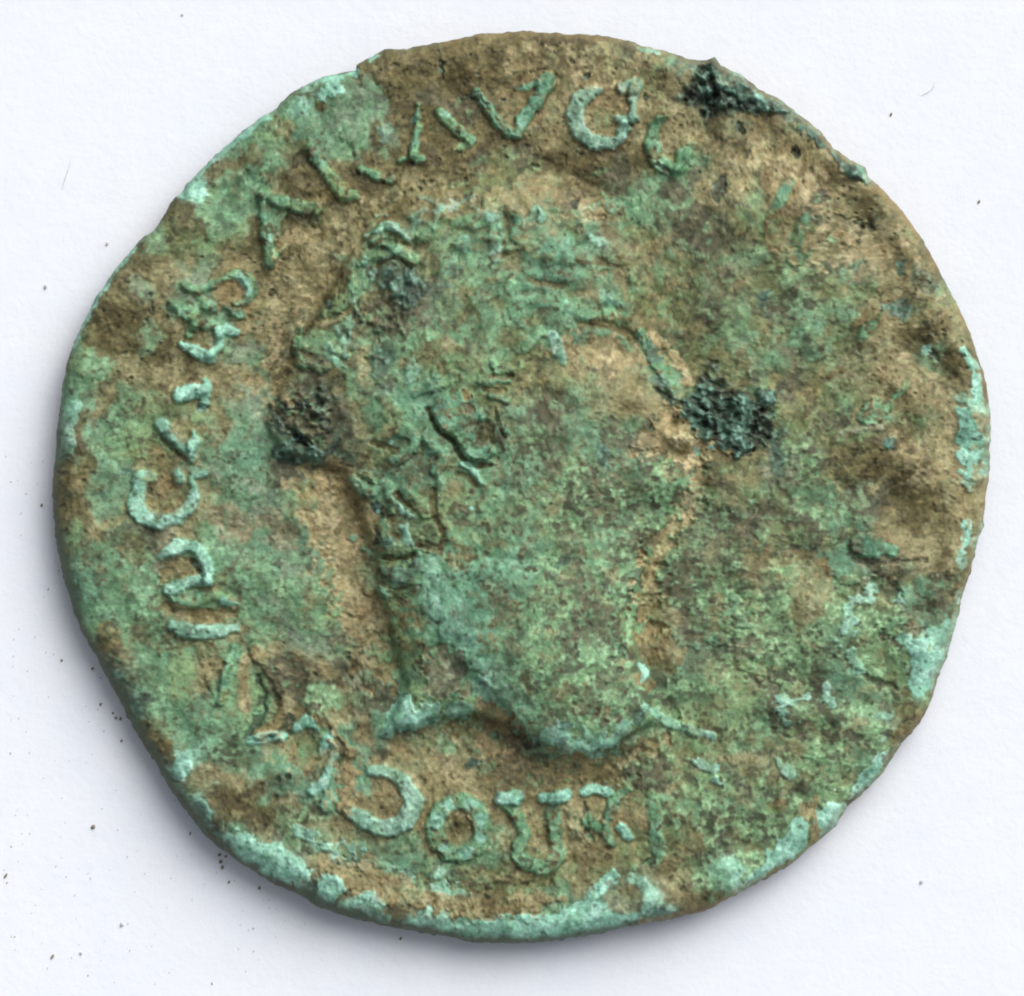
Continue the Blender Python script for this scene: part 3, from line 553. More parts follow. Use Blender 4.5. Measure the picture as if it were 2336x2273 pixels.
# folds in the lower right mottling
for pts, ww, hh in [([(2000,1330),(2040,1352),(2060,1380)],[24,40,20],-9),([(2010,1450),(2050,1462),(2100,1435)],[16,22,14],-8),([(1960,1535),(2010,1560),(2060,1575)],[16,22,14],-7),([(1710,1545),(1770,1570)],[24,20],-6),([(1440,1780),(1425,1765)],[24,14],-5),([(1450,1985),(1490,1960)],[20,16],-5),([(1750,1655),(1790,1680)],[14,14],-6)]:
    stroke(pts, ww, hh, 'd', soft=7, amount=.8, rag=1.5)
for pts, ww in [([(1930,1440),(1940,1390),(1990,1350)],26),([(2060,1340),(2062,1380)],18),([(2010,1435),(2050,1425),(2080,1410)],20),([(1940,1490),(1965,1530)],26),([(1975,1500),(1990,1520)],14),([(1880,1570),(1895,1610)],22),([(1780,1620),(1800,1660)],24),([(1560,1645),(1600,1670)],20),([(1765,1600),(1840,1595)],14),([(1600,1740),(1630,1770)],26),([(1780,1740),(1800,1770)],18),([(1850,1720),(1870,1730)],20),([(1900,1300),(1960,1330)],20),([(1690,1495),(1720,1530)],34),([(1655,1400),(1720,1360),(1700,1420)],20),([(1590,1470),(1660,1450)],12)]:
    stroke(pts, ww, 4, 'p' if ww in (26,18,22,24,14) else 'g', soft=5, amount=.6, rag=2.2)
stroke([(700,1925),(800,1965),(900,1995),(1040,2028),(1160,2030),(1250,2015)], [16,24,26,26,24,14], -6, 'o', soft=12, amount=.75, rag=2.5)
stroke([(740,1982),(800,2012),(889,2045),(1036,2072),(1162,2070),(1270,2052)], [16,30,34,34,34,18], 5, 't', soft=11, amount=.9, rag=3)
for x, y in [(720,1925),(765,1945),(810,1960),(845,1975),(880,1990),(925,1998),(700,1905),(1010,2030),(1040,2042),(790,1930)]: ell(x, y, 24, 13, 25, h=2.5, cls='p', amount=.6, rag=2.2)
for p_, w_, a_ in [([(690,700),(640,640),(640,580),(700,545),(770,500),(860,465)],[20,50,50,40,26,14],.6),([(700,1100),(730,1190),(770,1290),(790,1380)],[50,90,70,40],.7),([(620,760),(600,860),(620,920)],[30,40,30],.6),
 ([(1725,325),(1790,375),(1860,440),(1940,540)],[40,60,60,50],.7),([(1850,560),(1950,580),(2020,560)],[60,80,50],.7),([(2060,540),(2110,640),(2150,760)],[30,40,30],.5),([(1560,270),(1640,360),(1700,400)],[50,60,50],.5),([(2050,1040),(2130,1060),(2190,1120),(2190,1200)],[40,60,60,40],.6),
 ([(1180,130),(1300,150),(1420,170)],[40,50,40],.5),([(1100,470),(1230,440),(1330,470)],[20,50,40],.5),([(2010,860),(2130,880),(2160,960)],[30,50,40],.5),([(620,1700),(760,1740),(790,1850)],[14,30,26],.5),([(900,1720),(1010,1740),(1140,1720)],[20,40,20],.4)]:
    stroke(p_, w_, 0.01, 'T', soft=14, amount=a_, rag=6)
stroke([(625,670),(680,590),(750,530),(830,478),(910,452),(1010,425)], [26,36,40,36,26,16], -2, 't', soft=20, amount=.75, rag=5)
# teal rounds and dark stains
for x, y, rx, ry, a, k, am in [(1744,681,14,28,0,'D',.9),(2055,706,24,22,0,'D',.85),(2055,614,8,14,0,'D',.9),(2112,798,8,7,0,'p',.8),(2136,808,7,9,0,'k',.8),(1640,437,16,30,20,'k',.8),(1660,455,40,9,25,'d',.7),
 (1693,296,16,9,50,'k',.85),(1713,282,13,15,0,'d',.5),(1813,343,12,10,0,'k',.85),(1848,358,8,10,0,'b',.9),(1870,452,16,20,0,'d',.8),(1888,462,26,14,10,'d',.5),(1310,469,8,13,20,'k',.9),
 (1388,143,6,6,0,'k',.95),(1473,215,6,6,0,'k',.8),(1190,172,14,12,0,'b',1),(1340,175,5,5,0,'k',.9),(1151,228,5,4,0,'k',.8),(1005,150,4,20,-8,'k',.9),(346,693,4,20,-6,'k',.9),(330,680,26,20,0,'d',.7),(1062,250,34,24,20,'d',.7),
 (1085,215,26,8,50,'k',.7),(1090,370,26,18,-30,'d',.6),(1370,400,32,14,0,'d',.6),(232,1127,9,10,0,'D',.9),(250,1130,22,14,0,'g',.6),(342,1118,10,10,0,'k',.7),(288,1070,12,10,0,'D',.8),(600,1125,40,22,40,'a',.8),(520,1180,60,24,10,'c',.8),(540,1215,40,24,10,'c',.9),
 (290,1225,52,34,0,'d',.65),(300,1250,30,30,0,'b',.5),(1081,1737,10,9,0,'D',1),(1010,1700,26,20,0,'g',.7),(1290,1700,12,10,0,'d',.6),(1455,1632,13,14,0,'D',.9),(1415,1490,9,14,0,'k',.7),(1280,1285,20,8,-30,'D',.7),
 (650,1545,52,48,20,'d',.85),(700,1560,46,50,0,'d',.8),(745,1590,40,40,0,'m',.8),(1150,1750,60,26,0,'d',.6),(1190,1790,80,20,-8,'d',.5),(1530,1340,26,26,0,'d',.7),(1830,1665,20,20,0,'d',.7),(2160,1360,30,44,10,'d',.75),(2120,1400,40,30,0,'d',.6),(2090,1430,24,20,0,'c',.5),
 (1850,1350,40,80,15,'t',.7),(1840,1290,50,30,0,'t',.7),(1700,1480,30,20,-20,'c',.5),(1480,1700,40,20,0,'t',.6),(2110,1420,16,16,0,'D',.6),(990,1620,30,12,0,'g',.5),(1500,1480,60,40,30,'t',.7),(1510,1410,34,46,0,'t',.6),
 (1010,790,34,24,-20,'t',.7),(985,810,26,20,0,'b',.5),(1200,450,60,26,-10,'t',.7),(1790,480,20,10,0,'d',.4),(1940,505,44,10,10,'k',.35),(1980,520,12,8,0,'k',.6),(2000,490,14,10,0,'d',.6),(1965,620,16,14,0,'d',.5),(2020,660,18,14,0,'b',.7),(2110,640,36,20,40,'D',.5),(2150,735,30,14,30,'b',.8),
 (1940,800,22,14,0,'d',.7),(2018,780,16,12,0,'d',.6),(2035,772,26,12,0,'b',.4),(1950,1060,60,44,-20,'b',.55),(1840,1065,20,24,0,'g',.9),(1714,1150,8,10,0,'p',.7),(1610,1140,50,30,0,'m',.5),(1775,1170,50,22,30,'d',.6),(1560,1330,30,50,0,'d',.5)]:
    ell(x, y, rx, ry, a, cls=k, amount=am, h=(-5 if k == 'k' else 0), rag=1.6)
# tiny pits in the soil
rg = np.random.default_rng(5)
for cx, cy, sx, sy, n in [(1980,500,70,40,26),(1870,340,60,60,18),(1600,300,60,50,14),(1100,130,200,30,24),(820,170,60,40,12),(260,640,60,80,14),(560,560,60,120,10),(640,700,60,140,12),(1500,1130,80,40,10),(2150,620,50,80,16),(1300,440,80,30,12),(950,440,120,40,16),(1170,330,180,40,18),(1330,180,100,30,8),(330,850,80,80,10)]:
    for _ in range(n * 2 // 3):
        x, y = rg.normal(cx, sx), rg.normal(cy, sy); r = rg.uniform(2.5, 5.5); ell(x, y, r * rg.uniform(.8, 1.5), r, rg.uniform(0, 180), h=-4, cls='k', amount=.42, rag=.6)

# ------------------------------------------------------------------ pale mint flakes on the rim
FL = [V(1500,700,2.38,[(1715,330),(1745,370),(1775,500),(1720,560),(1700,590),(1750,660),(1800,700),(1785,900),(1720,1000),(1660,920),(1625,770),(1630,610),(1625,550),(1710,490)]),
V(1500,1400,2.38,[(1290,130),(1340,108),(1400,150),(1440,120),(1485,140),(1480,190),(1550,200),(1597,150),(1562,290),(1500,400),(1440,500),(1400,505),(1375,450),(1370,240),(1300,175)]),
V(1500,1400,2.38,[(1310,720),(1250,800),(1140,955),(1048,1008),(1100,880),(1150,820),(1210,740)]),
V(1500,1400,2.38,[(1045,1040),(980,1140),(890,1215),(845,1160),(830,1110),(860,1070),(950,1020)]),
V(1500,1400,2.38,[(815,1120),(825,1250),(715,1335),(640,1370),(600,1425),(425,1525),(500,1410),(590,1330),(640,1240),(760,1120)]),
V(700,1400,2.38,[(1690,1390),(1700,1580),(1765,1660),(1700,1705),(1500,1735),(1260,1770),(1100,1785),(850,1765),(500,1700),(560,1680),(700,1700),(900,1685),(1060,1640),(1200,1620),(1240,1655),(1420,1600),(1530,1540),(1610,1430)]),
V(700,1400,2.38,[(45,1440),(110,1400),(180,1440),(190,1520),(140,1590),(60,1530)]),
V(700,1400,2.38,[(240,1590),(300,1530),(350,1500),(400,1560),(450,1650),(440,1690),(330,1655)]),
V(100,1400,2.38,[(930,1200),(1060,1170),(1200,1230),(1320,1290),(1460,1390),(1420,1440),(1340,1480),(1200,1420),(1080,1360),(960,1260)]),
V(100,1400,2.38,[(640,830),(700,770),(780,750),(790,830),(770,900),(710,915)]),
V(100,1400,2.38,[(780,1010),(870,1000),(915,1080),(900,1170),(820,1070)]),
V(100,0,2.38,[(735,1065),(780,1010),(830,955),(880,990),(880,1050),(840,1080),(770,1085)]),
V(100,0,2.38,[(1500,480),(1540,430),(1600,440),(1610,500),(1550,520),(1530,560),(1495,550)]),
V(100,700,2.38,[(75,640),(120,560),(180,480),(200,560),(170,700),(160,800),(110,830),(90,760)])]
for n_, q in enumerate(FL):
    i = new_part('flake', None); patch(q, 'p', h=2.5, soft=3, rag=1.5, lab=i, amount=.55 if n_ == len(FL) - 1 else 1.0)
for pts, ww in [([(163,795),(185,745),(224,668)],9),([(236,655),(268,608),(306,566)],[10,14,10]),([(452,392),(520,332),(560,300),(606,268)],[10,14,14,22]),([(700,197),(730,183),(810,166)],[10,16,18]),([(845,133),(870,125)],9),
 ([(2207,1195),(2206,1230),(2193,1260)],[16,12,16]),([(2190,1282),(2200,1282)],[20,16]),([(2190,1355),(2186,1375)],14),([(2199,800),(2222,830)],16),([(1465,108),(1500,118)],12),([(2234,840),(2238,880)],14),([(2236,842),(2240,870)],8)]:
    stroke(pts, ww, 1.5, 'p', soft=3, rag=1.0)
ll = np.exp(-(((TH - 2.45) / .55) ** 2)) ; lm = sm(-EDGE + 16 * n25 + 12 * n12, -75, -10) * ll.astype(np.float32)   # rolled lower left rim: dark mottling, part grime, part painted shade
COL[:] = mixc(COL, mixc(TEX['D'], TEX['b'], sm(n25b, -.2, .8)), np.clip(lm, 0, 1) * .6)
for x, y, rx, ry, a, k, am in [(555,230+20,24,12,-40,'b',.8),(575,355,20,20,0,'b',.7),(650,290,22,26,0,'o',.7),(730,240,14,12,0,'b',.8),(690,245,34,16,-30,'p',.5),(720,215,12,10,0,'D',.4),(855,235,34,36,0,'a',.7),(880,300,18,18,0,'p',.4),
 (1860,1830,8,14,-20,'t',1),(1845,1850,14,28,-35,'t',1),(1856,1900,10,22,10,'t',1),(1905,1803,10,7,0,'p',1),(1772,1840,16,12,0,'o',.9),(1820,2120,10,10,0,'k',.6),(1462,2105,30,12,-10,'k',.75),(1500,2090,44,14,-8,'k',.6),(1356,2070,9,8,0,'D',.7),(1420,2050,46,34,0,'b',.8),(1355,1955,44,30,0,'b',.6),
 (1000,2060,110,20,8,'t',.9),(880,2000,80,16,25,'t',.85),(1110,2050,50,18,0,'b',.6),(780,2090,60,9,24,'b',.8),(660,2030,20,12,30,'b',.9),(375,1715,24,26,0,'b',.9),(250,1460,30,40,-30,'b',.8),(270,1500,28,24,0,'d',.7),(410,1500,50,30,0,'g',.6),(360,1480,9,5,-30,'b',.9),
 (350,1735,14,30,-30,'D',.7),(500,1880,22,14,35,'d',.8),(440,1840,18,50,-42,'D',.7),(2075,1640,50,36,-50,'b',.75),(2050,1700,20,46,30,'b',.7),(2180,1330,20,60,10,'b',.5),(2225,1100,14,60,5,'t',.8),(2245,960,9,34,0,'c',.9)]:
    ell(x, y, rx, ry, a, cls=k, amount=am, rag=1.6)

# rolled rim: shade of the wall painted dark at left and bottom, tan elsewhere
HT += sm(XX, 1650, 1850) * (5 * nz(30, 401) + 3 * nz(60, 402)) * sm(EDGE, 20, 90)
cw = np.clip(sm(-poly_sdf(XX, YY, [(900,500),(1050,425),(1300,420),(1440,520),(1465,700),(1250,740),(1100,830),(960,800),(950,600)]), -20, 30) * .62 + .2 * rg_(900, 1170, 130, 240), 0, 1)
HT = HT * (1 - cw) + blur(HT, 6.5) * cw                            # worn, rounded locks
hb = blur(HT, 16); HT = HT - hb + np.where(hb > 0, 112 * np.tanh(hb / 118), hb)     # keep the relief as low as a struck coin's
HT = np.clip(HT, -50, 140)
g_ = 1 + .085 * n3 + .075 * n5 + .06 * nz(6, 501) + .05 * nz(14, 502); COL[:] = COL * np.clip(g_, .6, 1.45)[..., None]
COL[:] = mixc(COL, lin((72,68,48)), sm(.6 * nz(2.6, 503) + .5 * nz(6, 504) + .4 * nz(16, 505), 1.05, 2.0) * .5 * sm(.36 - COL[..., 1], -.1, .1) * (1 - .6 * np.clip(lm, 0, 1)))
COL[:] = np.clip(COL, .008, .9)

# ------------------------------------------------------------------ coin mesh: one continuous skin cut into its parts
NG = 900
a = np.linspace(-1, 1, NG + 1); A, B = np.meshgrid(a, a)
big = np.abs(A) > np.abs(B)
rr = np.where(big, A, B); with_ = np.where(big, B, A)
ang = np.where(big, (math.pi / 4) * with_ / np.where(rr == 0, 1, rr), math.pi / 2 - (math.pi / 4) * with_ / np.where(rr == 0, 1, rr))
cxm, sym = rr * np.cos(ang), rr * np.sin(ang)
th = np.arctan2(sym, cxm); rad = np.hypot(cxm, sym); RT = RAD(th)
px = OC[0] + rad * RT * np.cos(th); py = OC[1] + rad * RT * np.sin(th); de = (1 - rad) * RT
def samp(F, x, y):
    gx = np.clip(x / ST, 0, W - 1.001); gy = np.clip(y / ST, 0, H - 1.001); i, j = gx.astype(int), gy.astype(int); u, v = gx - i, gy - j
    if F.ndim == 3: u, v = u[..., None], v[..., None]
    return F[j, i] * (1 - u) * (1 - v) + F[j, i + 1] * u * (1 - v) + F[j + 1, i] * (1 - u) * v + F[j + 1, i + 1] * u * v
hz = samp(HT, px, py); col = samp(COL, px, py)
# edge roll: wider on the right and the lower left, as seen
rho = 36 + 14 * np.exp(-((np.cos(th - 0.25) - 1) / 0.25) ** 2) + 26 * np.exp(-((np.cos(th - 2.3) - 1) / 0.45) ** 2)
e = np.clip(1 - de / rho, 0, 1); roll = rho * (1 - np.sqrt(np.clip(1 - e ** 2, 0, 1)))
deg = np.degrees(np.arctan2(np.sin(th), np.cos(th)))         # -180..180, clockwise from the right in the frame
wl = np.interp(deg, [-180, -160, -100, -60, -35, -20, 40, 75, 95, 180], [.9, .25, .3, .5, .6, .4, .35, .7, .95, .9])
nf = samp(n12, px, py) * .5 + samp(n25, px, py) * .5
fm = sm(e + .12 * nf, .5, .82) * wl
shade_and_tan = np.where((np.abs(deg) > 100)[..., None] | (deg > 75)[..., None], lin((82,88,66)), lin((146,124,86)))  # left and bottom tone has the wall's shade painted in, the rest is tan
shade_and_tan = shade_and_tan * (1 - sm(nf, -.3, 1)[..., None] * .5) + lin((74,102,88)) * sm(nf, -.3, 1)[..., None] * .5
col = col * (1 - fm[..., None]) + shade_and_tan * fm[..., None]
zz = (hz * (1 - 0.75 * e ** 2) - roll - 10 * (rad ** 2))
TILT = math.radians(0.3)
def world(x, y, z):             # traced pixels -> centimetres, coin plate tipped a little so the lower left edge is off the paper
    X = (x - CX) * S; Y = -(y - CY) * S; Z = TOP_Z + z * S
    t = -(X * math.cos(SUN_AZ) + Y * math.sin(SUN_AZ))
    return X, Y, Z + t * math.sin(TILT)
X, Y, Z = world(px, py, zz)
n1 = NG + 1
verts = np.stack([X, Y, Z], -1).reshape(-1, 3); cols = col.reshape(-1, 3)
idx = np.arange(n1 * n1).reshape(n1, n1)
quads = np.stack([idx[:-1, :-1], idx[1:, :-1], idx[1:, 1:], idx[:-1, 1:]], -1).reshape(-1, 4)
# orientation check (y is flipped on the way to world space)
q0 = quads[quads.shape[0] // 3]; nn = np.cross(verts[q0[1]] - verts[q0[0]], verts[q0[2]] - verts[q0[1]])
if nn[2] < 0: quads = quads[:, ::-1]
qx = (px[:-1, :-1] + px[1:, 1:]) / 2; qy = (py[:-1, :-1] + py[1:, 1:]) / 2
lab = LAB[np.clip((qy / ST + .5).astype(int), 0, H - 1), np.clip((qx / ST + .5).astype(int), 0, W - 1)].copy()
fl_ = (LAB == P_PORT)[::2, ::2]; seed = np.zeros_like(fl_); seed[1000 // 4, 1300 // 4] = True
if not fl_[1000 // 4, 1300 // 4]: seed = fl_ & (np.hypot(XX[::2, ::2] - 1300, YY[::2, ::2] - 1000) < 40)
while True:
    g_ = seed.copy(); g_[1:] |= seed[:-1]; g_[:-1] |= seed[1:]; g_[:, 1:] |= seed[:, :-1]; g_[:, :-1] |= seed[:, 1:]; g_ &= fl_
    if (g_ == seed).all(): break
    seed = g_
big_ = np.repeat(np.repeat(seed, 2, 0), 2, 1)[:H, :W]
bj = np.clip((qy / ST + .5).astype(int), 0, H - 1); bi = np.clip((qx / ST + .5).astype(int), 0, W - 1)
lab[(lab == P_PORT) & ~big_[np.clip(bj, 0, big_.shape[0] - 1), np.clip(bi, 0, big_.shape[1] - 1)]] = P_HAIR
P_RIM = new_part('rim')
qe = (de[:-1, :-1] + de[1:, 1:]) / 2; qr = ((rho)[:-1, :-1])
lab[(qe < qr * 0.75) & (lab == 0)] = P_RIM
lab = lab.reshape(-1)
# flank and underside
ringi = np.concatenate([idx[0, :-1], idx[:-1, -1], idx[-1, :0:-1], idx[:0:-1, 0]])
nr = len(ringi); rth = th.reshape(-1)[ringi]; rz = zz.reshape(-1)[ringi]; rcol = cols[ringi]; rRT = RT.reshape(-1)[ringi]
K = 22; depth = 66.0
ext_v, ext_c = [], []; rw = np.random.default_rng(3)
fl = np.fft.irfft(np.fft.rfft(rw.standard_normal((K, nr)), axis=1) * np.exp(-(np.arange(nr // 2 + 1) / 260.0) ** 2), nr, axis=1); fl = fl / fl.std() * 1.2
fl2 = np.fft.irfft(np.fft.rfft(rw.standard_normal((K, nr)), axis=1) * np.exp(-(np.arange(nr // 2 + 1) / 60.0) ** 2), nr, axis=1); fl2 /= fl2.std()
base = lin((92,84,56)); teal = lin((66,94,80)); brown = lin((104,80,46))
for k in range(1, K):
    t = k / (K - 1); r = rRT - 14 * t ** 2.2 + fl[k] * min(1, k / 3); z = rz + (-depth * t ** 1.0) * 0.72
    ext_v.append(np.stack([OC[0] + r * np.cos(rth), OC[1] + r * np.sin(rth), z], -1))
    m = sm(fl2[k] + fl2[max(k - 1, 0)] * .6 + 0.5 * fl2[0], -.8, 1.0)[:, None]; c = brown * (1 - m) + teal * m
    f = max(0, 1 - k / 5.0); ext_c.append(rcol * f + (c * .75 + base * .25) * (1 - f))
ZB = ext_v[-1][:, 2]
for k in range(1, 9):                                 # convex, rough underside
    t = k / 8.0; r = (rRT - 14) * (1 - t) + 0.001
    ext_v.append(np.stack([OC[0] + r * np.cos(rth), OC[1] + r * np.sin(rth), ZB.mean() * t + ZB * (1 - t) - 7 * (1 - (1 - t) ** 2)], -1)); ext_c.append(np.tile(base, (nr, 1)))
ev = np.concatenate(ext_v); wx_, wy_, wz_ = world(ev[:, 0], ev[:, 1], ev[:, 2])
nb = len(verts); verts = np.concatenate([verts, np.stack([wx_, wy_, wz_], -1)]); cols = np.concatenate([cols, np.concatenate(ext_c)])
rows = [ringi] + [nb + i * nr + np.arange(nr) for i in range(len(ext_v))]
side = []; sl_lab = []
P_REV = new_part('reverse')
for i in range(len(rows) - 1):
    u, l = rows[i], rows[i + 1]
    side.append(np.stack([u, l, np.roll(l, -1), np.roll(u, -1)], -1)); sl_lab.append(np.full(nr, P_RIM if i < K - 1 else P_REV))
side = np.concatenate(side); q0 = side[0]
nn = np.cross(verts[q0[1]] - verts[q0[0]], verts[q0[2]] - verts[q0[1]]); outw = verts[q0[0]] - np.array([0, 0, verts[q0[0]][2]])
if np.dot(nn, outw) < 0: side = side[:, ::-1]
quads = np.concatenate([quads, side]); lab = np.concatenate([lab, np.concatenate(sl_lab)])
print("coin lowest z", verts[:, 2].min(), "highest", verts[:, 2].max())
verts[:, 2] += PAPER_Z + 0.002 - verts[:, 2].min()
camo.location.z = float(np.median(verts[:n1 * n1, 2])) + DIST
fn = np.cross(verts[quads[:, 2]] - verts[quads[:, 0]], verts[quads[:, 3]] - verts[quads[:, 1]])
vn = np.zeros_like(verts)
for k in range(4):
    for c in range(3): vn[:, c] += np.bincount(quads[:, k], fn[:, c], len(verts))
vn /= np.maximum(np.linalg.norm(vn, axis=1, keepdims=True), 1e-20)

# ------------------------------------------------------------------ materials
def N(nt, t, **k):
    n = nt.nodes.new(t)
    for a_, b_ in k.items(): setattr(n, a_, b_)
    return n
def noise(nt, scale, detail=4, rough=.6):
    n = N(nt, 'ShaderNodeTexNoise'); n.inputs['Scale'].default_value = scale; n.inputs['Detail'].default_value = detail; n.inputs['Roughness'].default_value = rough
    tc = nt.nodes.get('tc') or N(nt, 'ShaderNodeTexCoord', name='tc'); nt.links.new(tc.outputs['Object'], n.inputs['Vector']); return n
def ramp(nt, src, a_, b_, c0, c1):
    r = N(nt, 'ShaderNodeValToRGB'); r.color_ramp.elements[0].position = a_; r.color_ramp.elements[1].position = b_
    r.color_ramp.elements[0].color = c0; r.color_ramp.elements[1].color = c1; nt.links.new(src, r.inputs[0]); return r
def patina():
    m = bpy.data.materials.new("verdigris_and_soil"); m.use_nodes = True; nt = m.node_tree; L = nt.links; b = nt.nodes['Principled BSDF']
    at = N(nt, 'ShaderNodeAttribute', attribute_name='patina')
    f1 = noise(nt, 110, 6, .7); f2 = noise(nt, 38, 5, .65); f3 = noise(nt, 260, 3, .6)
    r1 = ramp(nt, f1.outputs[0], .3, .7, (.80, .80, .79, 1), (1.17, 1.17, 1.19, 1))
    r2 = ramp(nt, f2.outputs[0], .35, .68, (.90, .98, .94, 1), (1.10, 1.01, 1.04, 1))
    m1 = N(nt, 'ShaderNodeMix', data_type='RGBA', blend_type='MULTIPLY'); m1.inputs[0].default_value = 1
    L.new(at.outputs['Color'], m1.inputs[6]); L.new(r1.outputs[0], m1.inputs[7])
    m2 = N(nt, 'ShaderNodeMix', data_type='RGBA', blend_type='MULTIPLY'); m2.inputs[0].default_value = 1
    L.new(m1.outputs[2], m2.inputs[6]); L.new(r2.outputs[0], m2.inputs[7]); L.new(m2.outputs[2], b.inputs['Base Color'])
    rr_ = ramp(nt, f3.outputs[0], .4, .7, (.78, .78, .78, 1), (.44, .44, .44, 1)); L.new(rr_.outputs[0], b.inputs['Roughness'])
    b.inputs['Specular IOR Level'].default_value = 0.35
    bp = N(nt, 'ShaderNodeBump'); bp.inputs['Strength'].default_value = .4; bp.inputs['Distance'].default_value = .004
    L.new(f1.outputs[0], bp.inputs['Height']); b2 = N(nt, 'ShaderNodeBump'); b2.inputs['Strength'].default_value = .25; b2.inputs['Distance'].default_value = .002
    L.new(f3.outputs[0], b2.inputs['Height']); L.new(bp.outputs[0], b2.inputs['Normal']); L.new(b2.outputs[0], b.inputs['Normal'])
    return m
MP = patina()
def plain(name, c, rough=.8, sc_=200):
    m = bpy.data.materials.new(name); m.use_nodes = True; nt = m.node_tree; b = nt.nodes['Principled BSDF']
    f = noise(nt, sc_, 4); r = ramp(nt, f.outputs[0], .3, .7, tuple(x * .7 for x in c) + (1,), tuple(min(x * 1.3, 1) for x in c) + (1,))
    nt.links.new(r.outputs[0], b.inputs['Base Color']); b.inputs['Roughness'].default_value = rough; b.inputs['Specular IOR Level'].default_value = .3
    return m
# paper
m = bpy.data.materials.new("white_paper"); m.use_nodes = True; nt = m.node_tree; b = nt.nodes['Principled BSDF']
f = noise(nt, 9, 6, .55); g2 = noise(nt, 3.2, 4, .5)
r = ramp(nt, f.outputs[0], .3, .7, (.765, .80, .855, 1), (.79, .825, .875, 1))
r2 = ramp(nt, g2.outputs[0], .35, .65, (.98, .985, 1.0, 1), (1.0, 1.0, .995, 1))
mm = N(nt, 'ShaderNodeMix', data_type='RGBA', blend_type='MULTIPLY'); mm.inputs[0].default_value = 1
nt.links.new(r.outputs[0], mm.inputs[6]); nt.links.new(r2.outputs[0], mm.inputs[7]); nt.links.new(mm.outputs[2], b.inputs['Base Color'])
b.inputs['Roughness'].default_value = .7; b.inputs['Specular IOR Level'].default_value = .25
bp = N(nt, 'ShaderNodeBump'); bp.inputs['Strength'].default_value = .35; bp.inputs['Distance'].default_value = .006; fp = noise(nt, 26, 7, .7); nt.links.new(fp.outputs[0], bp.inputs['Height']); nt.links.new(bp.outputs[0], b.inputs['Normal'])
MPAPER = m

# ------------------------------------------------------------------ build objects
coin = bpy.data.objects.new('coin', None); sc.collection.objects.link(coin)
coin['label'] = 'corroded green and brown bronze coin with a head facing right, lying on white paper'
coin['category'] = 'coin'; coin.empty_display_size = .5
def skin(name, qsel, parent, label=None):
    q = quads[qsel]; u, inv = np.unique(q, return_inverse=True); inv = inv.reshape(-1)
    me = bpy.data.meshes.new(name); me.vertices.add(len(u)); me.vertices.foreach_set('co', verts[u].astype(np.float32).ravel())
    me.loops.add(len(inv)); me.loops.foreach_set('vertex_index', inv.astype(np.int32))
    me.polygons.add(len(q)); me.polygons.foreach_set('loop_start', np.arange(0, len(inv), 4, dtype=np.int32))
    me.polygons.foreach_set('loop_total', np.full(len(q), 4, np.int32)); me.update(calc_edges=True)
    at = me.attributes.new('patina', 'FLOAT_COLOR', 'POINT'); c4 = np.ones((len(u), 4), np.float32); c4[:, :3] = cols[u]
    at.data.foreach_set('color', c4.ravel())
    me.polygons.foreach_set('use_smooth', np.ones(len(q), bool))
    me.normals_split_custom_set_from_vertices(vn[u].tolist())
    me.materials.append(MP); o = bpy.data.objects.new(name, me); sc.collection.objects.link(o); o.parent = parent
    if label: o['label'] = label
    return o
order = np.argsort(lab, kind='stable'); bounds = np.searchsorted(lab[order], np.arange(len(PARTS) + 1))
made = {}
for i, P in enumerate(PARTS):
    sel = order[bounds[i]:bounds[i + 1]]
    if len(sel) < 12: continue
    par = coin if P[1] is None else made.get(P[1], coin)
    made[i] = skin(P[0], sel, par, P[2] if len(P) > 2 else None)

def grid_plane(name, size, mat, z=0.0, n=80):
    g = np.linspace(-size, size, n); gx, gy = np.meshgrid(g, g)
    v = np.stack([gx, gy, np.full_like(gx, z)], -1).reshape(-1, 3); ii = np.arange(n * n).reshape(n, n)
    f = np.stack([ii[:-1, :-1], ii[:-1, 1:], ii[1:, 1:], ii[1:, :-1]], -1).reshape(-1, 4)
    me = bpy.data.meshes.new(name); me.from_pydata(v.tolist(), [], f.tolist()); me.materials.append(mat)
    o = bpy.data.objects.new(name, me); sc.collection.objects.link(o); return o
paper = grid_plane('white_paper', 30, MPAPER, PAPER_Z, 40); paper['kind'] = 'structure'

# specks of soil shed on the paper
MS = plain('soil_grain', (.25, .22, .16)); MG = plain('grey_dust', (.56, .56, .58))
def grain_geo(r, seed, e=1.6, ang=0.0):
    g = np.random.default_rng(seed); vs, fs = [], []
    n, mlev = 7, 4
    for j in range(1, mlev):
        ph = math.pi * j / mlev
        for i in range(n):
            t = 2 * math.pi * i / n + j; k = r * g.uniform(.75, 1.15)
            x, y, z = k * e * math.sin(ph) * math.cos(t), k * math.sin(ph) * math.sin(t), k * .7 * math.cos(ph)
            vs.append((x * math.cos(ang) - y * math.sin(ang), x * math.sin(ang) + y * math.cos(ang), z))
    top = len(vs); vs.append((0, 0, r * .7)); bot = len(vs); vs.append((0, 0, -r * .7))
    for j in range(mlev - 2):
        for i in range(n): fs.append((j * n + i, (j + 1) * n + i, (j + 1) * n + (i + 1) % n, j * n + (i + 1) % n))
    for i in range(n): fs.append((top, i, (i + 1) % n)); fs.append((bot, (mlev - 2) * n + (i + 1) % n, (mlev - 2) * n + i))
    return vs, fs
def P2(x, y): return ((x - CX) * S, -(y - CY) * S)
